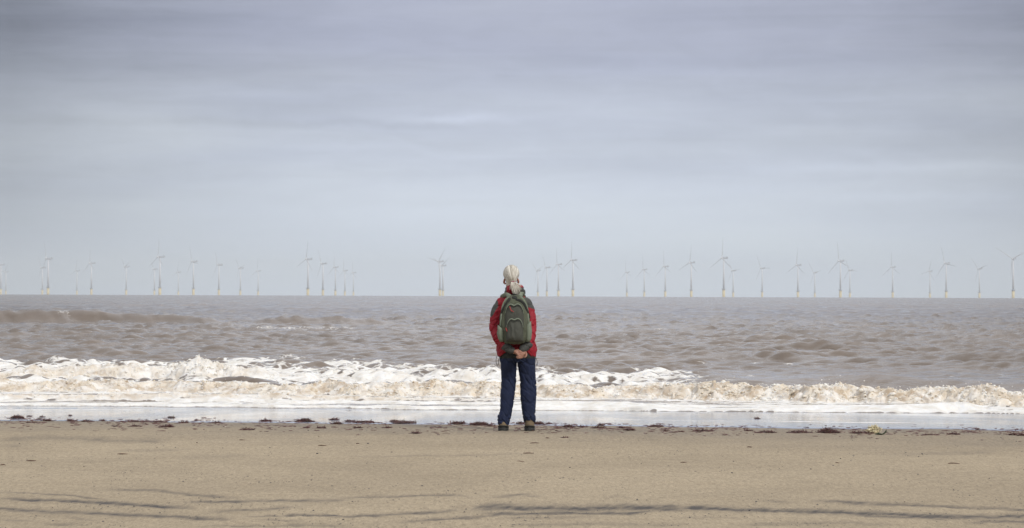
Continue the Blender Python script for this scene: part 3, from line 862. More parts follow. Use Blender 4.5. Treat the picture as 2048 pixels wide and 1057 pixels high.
# ---- body (one continuous skin)
hx = -0.037
P_ = []
P_.append(ellipsoid((hx, 0.005, 1.555), (0.072, 0.090, 0.082)))
P_.append(ellipsoid((hx, 0.045, 1.505), (0.058, 0.060, 0.072)))         # face
P_.append(ellipsoid((hx, 0.088, 1.455), (0.026, 0.022, 0.022)))         # chin
P_.append(tube([(hx, .095, 1.545), (hx, .112, 1.515), (hx, .122, 1.498)], [.007, .010, .012], 10, 3))   # nose
for s in (-1, 1):
    P_.append(ellipsoid((hx + s * .028, .078, 1.500), (.022, .022, .020)))   # cheeks
    P_.append(ellipsoid((hx + s * .030, .082, 1.553), (.022, .018, .008)))   # brow
    P_.append(ellipsoid((hx + s * .029, .090, 1.537), (.011, .010, .009)))   # eyeball
    # ear: an upright oval set back on the side of the head with a lobe
    P_.append(ellipsoid((hx + s * .0690, .004, 1.490), (.0110, .016, .031), rot=(0, R(-14 * s), R(8 * s))))
    P_.append(ellipsoid((hx + s * .062, .006, 1.462), (.0065, .010, .012)))
P_.append(ellipsoid((hx, .103, 1.473), (.021, .010, .005))); P_.append(ellipsoid((hx, .101, 1.465), (.018, .010, .005)))   # lips
P_.append(tube([(hx + .005, -.01, 1.35), (hx, -.008, 1.42), (hx, .0, 1.50)], [.062, .052, .050], 16, 4))    # neck
P_.append(ring_loft([(.01, 0, .74, .10, .08), (.01, 0, .80, .14, .10), (.0, 0, .95, .12, .09), (0, 0, 1.15, .13, .10), (-.005, 0, 1.27, .14, .085), (-.01, 0, 1.33, .10, .07), (-.02, 0, 1.38, .06, .06)]))
armL = [(-.140, .0, 1.270), (-.176, -.01, 1.19), (-.192, -.03, 1.10), (-.190, -.055, 1.0), (-.158, -.13, .915), (-.100, -.200, .850), (-.045, -.232, .806)]
armR = [(.110, .0, 1.272), (.143, -.01, 1.19), (.156, -.03, 1.10), (.158, -.055, 1.0), (.150, -.12, .925), (.128, -.185, .860), (.085, -.218, .812)]
ra = [.045, .042, .038, .036, .034, .028, .024]
P_.append(tube(armL + [(-.012, -.236, .788)], ra + [.022], 12, 4)); P_.append(tube(armR + [(.062, -.222, .796)], ra + [.022], 12, 4))
for (x0, x1, x2) in ((-.065, -.062, -.105), (.112, .135, .15)):
    P_.append(tube([(x0, 0, .80), (x0, .01, .62), (x1, .015, .45), ((x1+x2)/2, .0, .28), (x2, -.02, .10)], [.064, .055, .040, .036, .030], 14, 4))
    P_.append(tube([(x2, -.02, .07), (x2, .05, .05), (x2, .15, .035)], [.034, .032, .026], 12, 3))
# left hand, back of the hand to the camera, held from below by the right hand
P_.append(ellipsoid((.022, -.246, .782), (.036, .014, .026), rot=(0, R(22), 0)))
for k, (z0, l) in enumerate(((.802, .9), (.789, 1.0), (.776, .95), (.764, .8))):
    bx = .046 - .004 * k
    P_.append(tube([(bx - .012, -.247, z0), (bx + .014 * l, -.252, z0 - .012), (bx + .034 * l, -.243, z0 - .026), (bx + .040 * l, -.228, z0 - .036)], [.0095, .0088, .0082, .0070], 9, 3))
P_.append(tube([(-.008, -.250, .794), (.012, -.263, .782), (.030, -.268, .763), (.044, -.268, .746)], [.0110, .0102, .0094, .0080], 10, 3))
# right hand comes in from the other cuff and wraps its fingers up round the left
P_.append(ellipsoid((.082, -.240, .762), (.034, .015, .027), rot=(0, R(-28), 0)))
for k, (z0, l, dz) in enumerate(((.770, .85, -.012), (.757, 1.0, -.014), (.745, 1.0, -.012), (.734, .82, -.008))):
    bx = .098 - .006 * k
    P_.append(tube([(bx, -.245, z0), (bx - .018 * l, -.262, z0 + dz * .6), (bx - .042 * l, -.268, z0 + dz), (bx - .060 * l, -.262, z0 + dz * 1.1), (bx - .068 * l, -.250, z0 + dz * .9)], [.0096, .0094, .0088, .0082, .0068], 9, 3))
P_.append(tube([(.108, -.236, .782), (.116, -.256, .764), (.112, -.268, .744), (.100, -.272, .734)], [.0105, .0100, .0090, .0078], 10, 3))
bme = union('person', P_, 0.0034, 2)
body = link_mesh('person', bme, [M_skin, M_skin_dark])
assign(bme, lambda c: (np.abs(c[:, 0] - hx) > .054) & (c[:, 2] > 1.43) & (c[:, 2] < 1.53) & (c[:, 1] < .03))
body.location = (PX, PY, PZ)
tag(body, 'person seen from behind with white ponytail, red and grey jacket, hands clasped behind back', 'person')

# ---- trousers
def lr(z, a, b, y=0.0, ry=None, e=2.2):
    return ((a + b) / 2, y, z, (b - a) / 2, ry if ry else (b - a) / 2 * 1.06, e)
T_ = [ring_loft([lr(.90, -.135, .175, .0, .105), lr(.80, -.15, .20, .0, .125), lr(.73, -.155, .208, -.008, .128), lr(.68, -.145, .205, -.005, .115)])]
T_.append(ring_loft([lr(.76, -.152, .03, -.005, .11), lr(.66, -.137, .017, 0, .10), lr(.56, -.132, .014, .01), lr(.49, -.128, .012, .015), lr(.42, -.133, .008, .012), lr(.35, -.142, -.002, .0), lr(.26, -.147, -.013, -.005), lr(.19, -.146, -.026, -.01), lr(.135, -.168, -.034, -.01), lr(.09, -.168, -.046, -.016, .072), lr(.050, -.160, -.056, -.016, .070)]))
T_.append(ring_loft([lr(.76, .03, .208, -.005, .11), lr(.66, .030, .203, 0, .10), lr(.56, .046, .208, .01), lr(.49, .055, .215, .015), lr(.42, .060, .219, .012), lr(.35, .061, .219, 0), lr(.26, .069, .212, -.005), lr(.19, .081, .208, -.01), lr(.145, .083, .209, -.012, .072), lr(.115, .086, .211, -.014, .074), lr(.085, .092, .210, -.010, .074), lr(.065, .100, .206, -.006, .068)]))
tme = union('trousers', T_, 0.006, 3)
co = vco(tme); nr = vno(tme)
zz = co[:, 2]
q = co * np.array([8, 8, 15]) + np.stack([0 * zz, 0 * zz, 2.2 * co[:, 0] * 8], 1)
nn = pn3(q, 3); fold = -1.5 * (1 - sstep(.0, .20, np.abs(nn))) + .35 * nn
loc = 0.35 + 1.0 * np.exp(-((zz - .47) / .07) ** 2) + 1.2 * np.exp(-((zz - .12) / .06) ** 2) + .7 * np.exp(-((zz - .68) / .05) ** 2) + .5 * np.exp(-((zz - .30) / .05) ** 2)
long_ = pn3(co * np.array([26, 14, 4]), 6)
co = co + nr * (0.003 + 0.0060 * fold * loc + 0.004 * pn3(co * np.array([9, 9, 4]), 8) + 0.0025 * long_ + 0.0012 * pn3(co * 40, 9))[:, None] * sstep(.04, .075, zz)[:, None]
rl = sstep(.02, .04, co[:, 0]) * (1 - sstep(.08, .17, co[:, 2])) * (1 - sstep(-.03, .04, co[:, 1]))
co[:, 2] += .032 * rl * (1 - .5 * sstep(.17, .21, co[:, 0]))
put(tme, co)
assign(tme, lambda c: (c[:, 2] > .715) * 1)
trousers = link_mesh('trousers', tme, [M_navy, M_dark], body)
tl = mesh_np('side_loop', *join(tube([(.213, -.02, .72), (.222, -.02, .70), (.226, -.02, .675), (.224, -.02, .655)], [.0025] * 4, 6, 3), ellipsoid((.223, -.02, .652), (.006, .006, .008), 8)))
link_mesh('hanging_cord', tl, M_dark, body)
lp = [(-.178, -.03, .735), (-.186, -.035, .70), (-.182, -.035, .662), (-.170, -.035, .645), (-.160, -.035, .668), (-.164, -.03, .71)]
link_mesh('hanging_cord', mesh_np('cord', *tube(lp, [.0025] * 6, 6, 4)), M_dark, body)
# keeper patch on the right cuff
link_mesh('cuff_tab', mesh_np('cuff_tab', *ellipsoid((.147, -.068, .108), (.006, .004, .012), 10)), M_bone, body)

# ---- boots
def boot(cx, toe_out, top, name):
    up = ring_loft([(cx, .055 - .02, .018, .048, .135, 2.4), (cx, .05 - .02, .040, .050, .130, 2.3), (cx, .03 - .02, .065, .047, .105, 2.2), (cx, -.015, .085, .043, .066, 2.1), (cx, -.02, top, .042, .056, 2.0)], 24)
    me = union('boot', [up, ellipsoid((cx, .11, .04), (.046, .06, .030)), ellipsoid((cx, -.062, .052), (.040, .028, .034))], .0045, 3)
    b = link_mesh('boot', me, [M_boot, M_sole], body)
    assign(me, lambda c: ((c[:, 2] < .052 - .25 * np.abs(c[:, 0] - cx)) & (c[:, 1] < -.03)) * 1)
    so = ring_loft([(cx, .035, -.004, .052, .142, 2.5), (cx, .035, .010, .054, .146, 2.5), (cx, .035, .024, .051, .140, 2.4)], 28)
    tr = [so]
    for k in range(9):
        yy = -.10 + k * .032
        tr.append(ring_loft([(cx, yy, -.007, .050 if 0 < k < 8 else .035, .010, 4), (cx, yy, .004, .050 if 0 < k < 8 else .035, .010, 4)], 12))
    link_mesh('sole', mesh_np('sole', *join(*tr)), M_sole, b)
    hl_ = tube([(cx - .052, -.03, .028), (cx - .044, -.078, .040), (cx, -.102, .046), (cx + .044, -.078, .040), (cx + .052, -.03, .028)], [.004, .005, .006, .005, .004], 8, 4)
    link_mesh('heel_band', mesh_np('heel_band', *hl_), M_sole, b)
    return b
boot(-.110, 0, .10, 'l'); boot(.152, 0, .122, 'r')

# ---- jacket
J_ = [ring_loft([lr(.725, -.150, .205, 0, .132), lr(.735, -.172, .215, 0, .148), lr(.80, -.188, .226, -.005, .150), lr(.88, -.178, .205, -.005, .145), lr(.97, -.168, .172, 0, .135), lr(1.08, -.170, .155, 0, .13), lr(1.18, -.176, .150, 0, .128), lr(1.25, -.168, .142, -.002, .118), lr(1.30, -.138, .112, -.004, .105), lr(1.345, -.105, .080, -.006, .092), lr(1.375, -.090, .064, -.008, .086), lr(1.40, -.078, .060, -.008, .082)], 36)]
rj = [.056, .058, .060, .060, .058, .050, .040]
jl = [Vector(p) for p in armL]; jr = [Vector(p) for p in armR]
J_.append(tube(armL, rj, 18, 5)); J_.append(tube(armR, rj, 18, 5))
J_.append(ellipsoid((-.122, -.003, 1.275), (.078, .080, .050), rot=(0, R(-38), 0)))
J_.append(ellipsoid((.095, -.003, 1.278), (.078, .080, .050), rot=(0, R(38), 0)))
# hood rolled round the neck
hood = []
for k in range(20):
    a = 2 * math.pi * k / 20
    hood.append((-.006 + .066 * math.cos(a), -.010 + .070 * math.sin(a), 1.408 + .022 * math.sin(a * 1 + math.pi) * .8 + .008 * math.cos(a)))
J_.append(tube(hood + [hood[0]], [.030] * 21, 12, 2))
J_.append(tube([(-.075, -.05, 1.37), (-.03, -.088, 1.40), (.03, -.088, 1.40), (.075, -.05, 1.375)], [.034, .036, .036, .034], 12, 5))
J_.append(tube([(-.01, -.06, 1.448), (.04, -.048, 1.436), (.070, -.02, 1.405)], [.014, .018, .018], 10, 4))
jme = union('jacket', J_, 0.0058, 3)
co = vco(jme); nr = vno(jme)
x_, y_, z_ = co.T
q = np.stack([x_ * 9, y_ * 9, z_ * 17 + x_ * 9 * np.sign(x_)], 1)
n1_ = pn3(q, 21); f1 = -1.4 * (1 - sstep(.0, .20, np.abs(n1_))) + .4 * n1_
q2 = np.stack([x_ * 24, y_ * 14, z_ * 6], 1)
elb = 0.5 + 1.2 * np.exp(-((z_ - 1.0) / .10) ** 2) + .6 * np.exp(-((z_ - .86) / .06) ** 2)
co = co + nr * (0.0060 * f1 * elb + 0.0035 * pn3(q2, 23) + 0.0012 * pn3(co * 45, 25))[:, None]
put(jme, co)
co = vco(jme)
lift_ = (1 - sstep(.74, .86, co[:, 2])) * (1 - sstep(.10, .17, np.abs(co[:, 0] - .015))) * (1 - sstep(-.02, .04, co[:, 1]))
armz = np.minimum(1, sstep(-.19, -.165, co[:, 1]))
co[:, 2] += .050 * lift_ * armz
put(jme, co)
def path_param(c, path):
    best = np.full(len(c), 9.0); par = np.zeros(len(c)); n = len(path) - 1
    for i in range(n):
        a = np.array(path[i]); b = np.array(path[i + 1]); d = b - a
        t = np.clip(((c - a) @ d) / (d @ d), 0, 1)
        ds = np.linalg.norm(c - (a + t[:, None] * d), axis=1)
        m = ds < best; best[m] = ds[m]; par[m] = i + t[m]
    return best, par
def jcol(c):
    x, y, z = c.T; out = np.zeros(len(c))
    dl, pl = path_param(c, armL); dr, pr = path_param(c, armR)
    wob = .010 * pn3(c * 30, 5)
    cuffL = (dl < .075) & (pl > 5.05 + (z - .83) * 4) & (y < -.10); cuffR = (dr < .075) & (pr > 4.85 + (z - .85) * 4) & (y < -.10)
    out[cuffL | cuffR] = 1
    # left shoulder panel, pointed at its lower end
    bot = 1.125 + (x + .245) * -1.2 * 0 + np.abs(x + .232) * 1.6
    out[(x < -.176 + (1.34 - z) * .10 + wob) & (z > bot) & (z < 1.37)] = 1
    out[(z > 1.325 + .12 * np.abs(x + .1)) & (x < -.083) & (z < 1.50)] = 1
    # right shoulder panel
    out[(x > .096 + (1.36 - z) * .18 + wob) & (z > 1.205 + (.2 - x) * .3) & (z < 1.40)] = 1
    out[(x > .018) & (z > 1.345) & (z < 1.425)] = 1
    out[(z > 1.352) & (x > -.083) & (x < .018)] = 0
    out[(z > 1.425) & (x > -.03)] = 0
    # side panel low on the right and seams
    seam = (np.abs(x - (.135 + (1.36 - z) * .30)) < .006) & (z > 1.22) & (z < 1.36) & (x > .1)
    out[(z < .736)] = 2
    out[(y > .05) & (np.abs(x - .0) < .010)] = 2
    return out
assign(jme, jcol)
jacket = link_mesh('jacket', jme, [M_red, M_grey_c, M_dark], body)
tag(jacket, 'red jacket with grey shoulder panels, collar and cuffs')
ct = lambda p, n: mesh_np(n, *p)
def cuff_band(p0, p1, r, name='cuff'):
    a, b = Vector(p0), Vector(p1)
    me = ct(tube([tuple(a), tuple((a + b) / 2), tuple(b)], [r * .96, r, r * .93], 18, 4), name)
    return link_mesh(name, me, M_grey_c, jacket)
cuff_band((-.062, -.222, .818), (-.030, -.236, .800), .0385)
cuff_band((.100, -.209, .828), (.076, -.222, .808), .0385)

# ---- hair
SK = Vector((hx, -.004, 1.562)); SR = Vector((.0775, .097, .083))
tie = Vector((-.023, -.104, 1.480))
hb = union('hair', [ellipsoid(SK, (SR.x, SR.y, SR.z), 28), ellipsoid((hx, -.040, 1.505), (.062, .055, .055)), ellipsoid((hx, -.026, 1.466), (.058, .052, .048)), ellipsoid((-.026, -.084, 1.487), (.022, .022, .020))], .005, 4)
co = vco(hb)
# keep the face free: pull the front below the hairline inwards
fr = sstep(.02, .06, co[:, 1]) * (1 - sstep(1.575, 1.60, co[:, 2]))
co[:, 1] -= fr * .055
low = 1 - sstep(1.46, 1.56, co[:, 2])
co[:, 0] = hx + (co[:, 0] - hx) * (1 - .10 * low)
put(hb, co)
def hair_mat():
    m, t, p, out = new_mat('white_grey_hair')
    a = attr_n(t, 'tone').outputs['Fac']
    c = ramp(t, a, [(0.0, (0.16, 0.135, 0.105)), (0.30, (0.36, 0.33, 0.28)), (0.6, (0.60, 0.575, 0.51)), (1.0, (0.80, 0.78, 0.71))])
    t.links.new(c, p.inputs['Base Color']); p.inputs['Roughness'].default_value = 0.55
    p.inputs['Specular IOR Level'].default_value = 0.35
    return m
M_hair = hair_mat()
at = hb.attributes.new('tone', 'FLOAT', 'POINT'); at.data.foreach_set('value', np.array([.62] * len(hb.vertices), np.float32))
hair = link_mesh('hair', hb, M_hair, body)
def strands(name, gens, parent, mat):
    V, F, tone = [], [], []
    for (pts, rad, tn) in gens:
        v, f = tube(pts, rad, 5, 4, cap=True)
        b = len(V); V += v; F += [tuple(q + b for q in ff) for ff in f]; tone += [tn] * len(v)
    me = mesh_np(name, V, F)
    at = me.attributes.new('tone', 'FLOAT', 'POINT'); at.data.foreach_set('value', np.array(tone, np.float32))
    return link_mesh(name, me, mat, parent)
hr = random.Random(5)
def lock_tone(a): return float(.66 + .55 * pn2(np.array([a * 5.0]), np.array([.5]), 33)[0] + .20 * pn2(np.array([a * 16.0]), np.array([.5]), 34)[0] - .30 * math.exp(-((a + .12) / .16) ** 2))
gens = []
for k in range(1300):
    a = hr.uniform(-1.0, 1.0) * 2.75                    # direction on the hairline round the face, 0 = over the top
    # start point: on the front/side hairline
    th = a
    sx = math.sin(th); sz = math.cos(th)
    fy = .78 if abs(a) < 1.2 else (.78 - .75 * min(1, (abs(a) - 1.2) / .6))
    if abs(a) > 1.9: fy = -.15 - .35 * (abs(a) - 1.9)
    fy += hr.uniform(-.25, .12)
    rr = math.sqrt(max(0, 1 - fy * fy))
    start = Vector((sx * rr, fy, sz * rr)).normalized()
    e = (tie - SK); end = Vector((e.x / SR.x, e.y / SR.y, e.z / SR.z)); el = end.length; endn = end.normalized()
    s0 = 0 if k % 2 else hr.uniform(0, .55)
    mid_ = Vector((math.sin(a) * .95, -.35, math.cos(a) * .90 + .12)).normalized()
    pts = []
    for i in range(8):
        s = s0 + (1 - s0) * i / 7
        d = start.slerp(mid_, s * 2) if s < .5 else mid_.slerp(endn, s * 2 - 1)
        rad_ = 1.030 * (1 - s) + max(el, 1.0) * s if s > .75 else 1.030
        rad_ = 1.030 + (max(el, 1.0) * .99 - 1.030) * sstep(.7, 1, np.array(s)).item()
        pts.append((SK.x + d.x * SR.x * rad_, SK.y + d.y * SR.y * rad_, SK.z + d.z * SR.z * rad_ + hr.uniform(-.0008, .0008)))
    tn = min(1, max(0, lock_tone(a) + hr.gauss(0, .13)))
    if hr.random() < .13: tn = hr.uniform(.0, .25)
    w = hr.uniform(.0012, .0024)
    gens.append((pts, [w * .8, w, w, w, w, w, w * .8, w * .55], tn))
# nape hair drawn up
for k in range(90):
    a = hr.uniform(-1, 1)
    p0 = Vector((hx + .050 * a, -.050 + .035 * a * a, 1.448 + .012 * abs(a)))
    p1 = Vector((hx + .034 * a, -.080 + .02 * a * a, 1.466))
    gens.append(([tuple(p0), tuple(p1), tuple(tie + Vector((a * .006, .004, -.006)))], [.0012, .0018, .001], hr.uniform(.2, .75)))
# flyaway wisps on the crown
for k in range(26):
    a = hr.uniform(-.7, .9)
    p = Vector((SK.x + SR.x * math.sin(a) * .9, hr.uniform(-.05, .04), SK.z + SR.z * math.cos(a) * .98))
    n = (p - SK).normalized()
    gens.append(([tuple(p), tuple(p + n * .006 + Vector((hr.uniform(-.01, .01), -.01, 0))), tuple(p + n * hr.uniform(.003, .010) + Vector((hr.uniform(.0, .025), -.025, -.002)))], [.0009, .0008, .0004], .9))
hs = strands('hair_strands', gens, hair, M_hair)
# ponytail
gens = []
for k in range(330):
    f = hr.uniform(-1, 1); f = math.copysign(abs(f) ** .8, f)
    dep = hr.uniform(-1, 1)
    L = hr.uniform(.62, 1.0) * (1.0 - .30 * abs(f))
    ex = .030 + f * .044
    fl = k % 9 == 0
    if fl: L *= .60; ex = hr.uniform(-.045, -.02) if k % 2 else hr.uniform(.06, .09)
    p0 = tie + Vector((f * .006, -.004 + dep * .005, -.002))
    p1 = tie + Vector((.004 + f * .020, -.026 + dep * .012, -.030 * L))
    p2 = tie + Vector((.016 + f * .032 + (ex * .35 if fl else 0), -.034 + dep * .018, -.080 * L))
    p3 = tie + Vector((ex * .95 + .008, -.032 + dep * .020, -.160 * L))
    tn = min(1, max(0, .58 + hr.gauss(0, .22)))
    if hr.random() < .18: tn = hr.uniform(0, .25)
    gens.append(([tuple(p0), tuple(p1), tuple(p2), tuple(p3)], [.0018, .0030, .0032, .0008], tn))
core = ellipsoid((-.014, -.132, 1.435), (.018, .012, .045), 12)
pt = strands('ponytail', gens, body, M_hair)
tg = []
for k in range(13):
    a = 2 * math.pi * k / 12
    tg.append((tie.x + .0095 * math.cos(a), tie.y + .000 + .004 * math.sin(a), tie.z + .003 + .0085 * math.sin(a)))
link_mesh('hair_tie', mesh_np('hair_tie', *join(tube(tg, [.0052] * 13, 8, 2), ellipsoid(tuple(tie + Vector((0, .002, .002))), (.009, .006, .009), 12))), M_pink, body)

# ================================================================== BACKPACK
pack = empty('backpack', (PX, PY, PZ))
tag(pack, 'olive grey fabric backpack with pockets and black straps worn on the back of the person', 'backpack')
BP = [(.862, -.060, .065, .050), (.872, -.105, .100, .085), (.900, -.122, .122, .098), (.94, -.133, .137, .102), (1.0, -.145, .147, .100), (1.06, -.150, .149, .095), (1.14, -.142, .144, .086), (1.21, -.132, .132, .078), (1.27, -.118, .124, .066), (1.31, -.098, .108, .052), (1.335, -.070, .080, .036), (1.345, -.035, .050, .018)]
byc = -.205
def pack_back(x, z):
    """y of the pack's rear face"""
    zs_ = [b[0] for b in BP]
    a = np.interp(z, zs_, [b[1] for b in BP]); b_ = np.interp(z, zs_, [b[2] for b in BP]); r = np.interp(z, zs_, [b[3] for b in BP])
    c = (a + b_) / 2; hw = (b_ - a) / 2
    q = np.clip(np.abs((x - c) / hw), 0, .999)
    return byc - r * (1 - q ** 2.6) ** (1 / 2.6)
me = union('pack_body', [ring_loft([lr(z, a, b, byc, ry, 2.6) for (z, a, b, ry) in BP], 32)], .0055, 4)
co = vco(me); nr = vno(me)
co = co + nr * (0.005 * (0.5 - 1.7 * np.abs(pn3(co * np.array([11, 8, 9]), 41))) + 0.003 * pn3(co * 28, 42))[:, None]
put(me, co)
pb = link_mesh('pack_body', me, M_pack, pack)
tag(pb)
def panel(name, outline_top, outline_bot, x0, x1, bulge, mat, parent, nx=34, nz=34, wr=.004, seed=1, lift=.004, sag=0.0):
    """a stuffed pocket: front skin bulging from the pack's rear face, closed round its edge"""
    V, F = [], []
    for side in (0, 1):
        for k in range(nz + 1):
            for i in range(nx + 1):
                s = i / nx; x = x0(k / nz) * (1 - s) + x1(k / nz) * s
                zb, zt = outline_bot(x), outline_top(x)
                tt = k / nz; z = zb * (1 - tt) + zt * tt
                yb_0 = float(pack_back(x, z))
                e = (1 - abs(2 * s - 1) ** 3.2) * (1 - abs(2 * tt - 1) ** 4)
                w = wr * float((0.5 - 1.6 * abs(pn2(x * 22, z * 9, seed))))
                y = yb_0 - lift - (bulge * max(e, 0) ** .55 * (1 + sag * (0.5 - tt)) + w * e) * (1 if side else 0) + (0.010 if not side else 0)
                V.append((x, y, z))
    n = (nx + 1) * (nz + 1)
    for k in range(nz):
        for i in range(nx):
            a = k * (nx + 1) + i
            F.append((a, a + nx + 1, a + nx + 2, a + 1)); F.append((n + a, n + a + 1, n + a + nx + 2, n + a + nx + 1))
    for i in range(nx):
        F.append((i, i + 1, n + i + 1, n + i)); b = nz * (nx + 1) + i; F.append((b, n + b, n + b + 1, b + 1))
    for k in range(nz):
        a = k * (nx + 1); F.append((a, n + a, n + a + nx + 1, a + nx + 1)); b = a + nx; F.append((b, b + nx + 1, n + b + nx + 1, n + b))
    return link_mesh(name, mesh_np(name, V, F), mat, parent)
def arch(cx, hw, ztop, zside, dip=0):
    def f(x):
        q = min(1, abs((x - cx) / hw))
        z = zside + (ztop - zside) * (1 - q ** 3.2) ** (1 / 2.4)
        return z - dip * math.exp(-((x - cx + .005) / .022) ** 2)
    return f
# upper pocket and lower pocket, each with a wavy arched mouth
up_top = arch(-.004, .094, 1.262, 1.10, .018)
lo_top = arch(.000, .086, 1.118, .96, .015)
panel('front_pocket', up_top, lambda x: 1.02, lambda t: -.096, lambda t: .088, .030, M_pocket, pack, seed=3)
panel('lower_pocket', lo_top, lambda x: .885, lambda t: -.084 - .004 * (1 - t), lambda t: .084, .050, M_pocket, pack, seed=5, lift=.018, sag=.7, wr=.010)
def piping(name, f, xa, xb, r, off, mat, n=30):
    pts = []
    for i in range(n + 1):
        x = xa + (xb - xa) * i / n; z = f(x)
        pts.append((x, float(pack_back(x, z)) - off, z))
    return link_mesh(name, mesh_np(name, *tube(pts, [r * (.35 + .65 * min(1, 4 * i / n, 4 * (n - i) / n)) for i in range(len(pts))], 8, 1)), mat, pack)
piping('pocket_flap', up_top, -.094, .086, .0065, .026, M_packl)
piping('pocket_flap', lo_top, -.082, .082, .0065, .050, M_packl)
piping('zip', lambda x: up_top(x) - .012, -.086, .080, .0035, .034, M_dark)
piping('zip', lambda x: lo_top(x) - .012, -.076, .076, .0035, .060, M_dark)
# flared side pockets
for sgn, xo, zt, zb, nm in ((-1, -.168, 1.018, .915, 'a'), (1, .160, 1.062, .915, 'b')):
    V_, F_ = ring_loft([((-.128 if sgn < 0 else .128), byc, .885, .022, .060, 2.6), ((-.135 if sgn < 0 else .134), byc, zb, .030, .074, 2.6), (xo * .86, byc, (zb + zt) / 2, .034, .080, 2.6), (xo - sgn * .026, byc, zt - .02, .030, .080, 2.6), (xo - sgn * .024, byc, zt, .026, .078, 2.6)], 22)
    V_ = [(v[0], v[1], v[2] + (.030 * ((abs(v[0]) - .128) / .035) if v[2] > zt - .005 else 0)) for v in V_]
    o_ = link_mesh('side_pocket', mesh_np('side_pocket', V_, F_), M_packl, pack)
# side stretch panels (lighter vertical strips)
def strap(name, pts, w, th, mat, parent, n=6):
    """flat webbing: a tube squeezed along the pack's depth"""
    return link_mesh(name, mesh_np(name, *tube(pts, [w] * len(pts), 10, n, flat=th / w, up=(0, 1, 0))), mat, parent)
def on_pack(xz, off):
    return [(x, float(pack_back(x, z)) - off, z) for (x, z) in xz]
strap('compression_strap', on_pack([(-.052, 1.31), (-.066, 1.285), (-.100, 1.235), (-.122, 1.19), (-.135, 1.15), (-.142, 1.10)], .004), .014, .003, M_dark, pack)
strap('compression_strap', on_pack([(.018, 1.30), (.055, 1.29), (.090, 1.26), (.108, 1.22), (.128, 1.17), (.140, 1.13)], .004), .014, .003, M_dark, pack)
strap('top_trim', on_pack([(-.060, 1.325), (-.090, 1.30), (-.115, 1.25), (-.128, 1.19), (-.135, 1.12), (-.142, 1.05)], .002), .010, .004, M_packl, pack)
strap('top_trim', on_pack([(.055, 1.33), (.085, 1.30), (.110, 1.25), (.125, 1.19), (.132, 1.12), (.140, 1.07)], .002), .010, .004, M_packl, pack)
link_mesh('top_panel', mesh_np('top_panel', *ellipsoid((-.005, -.222, 1.312), (.050, .040, .030), 16)), M_dark, pack)
link_mesh('carry_handle', mesh_np('carry_handle', *tube([(-.045, -.19, 1.335), (-.025, -.20, 1.352), (.01, -.205, 1.352), (.035, -.19, 1.335)], [.006] * 4, 8, 4)), M_dark, pack)
# shoulder straps up and over
strap('shoulder_strap', [(-.052, -.190, 1.335), (-.085, -.130, 1.352), (-.118, -.055, 1.338), (-.128, .03, 1.325), (-.132, .095, 1.26), (-.132, .145, 1.18), (-.135, .12, 1.05), (-.145, .0, .98), (-.140, -.11, .96)], .021, .007, M_packl, pack)
strap('shoulder_strap', [(.050, -.190, 1.335), (.068, -.130, 1.362), (.082, -.055, 1.345), (.092, .03, 1.328), (.100, .095, 1.26), (.104, .145, 1.18), (.112, .12, 1.05), (.130, .0, .98), (.138, -.11, .96)], .020, .007, M_packl, pack)
# zip pulls
for pts in ([(-.053, 1.235), (-.045, 1.215), (-.032, 1.195), (-.012, 1.182)], [(-.047, 1.228), (-.042, 1.205), (-.030, 1.188)]):
    link_mesh('zip_pull', mesh_np('zip_pull', *tube([(x, float(pack_back(x, z)) - .045, z) for x, z in pts], [.0032] * len(pts), 6, 3)), M_zipred, pack)
link_mesh('zip_pull', mesh_np('zip_pull', *tube([(x, float(pack_back(x, z)) - .052, z) for x, z in [(-.088, 1.022), (-.082, 1.005), (-.078, .992)]], [.0045] * 3, 6, 3)), M_zipred, pack)
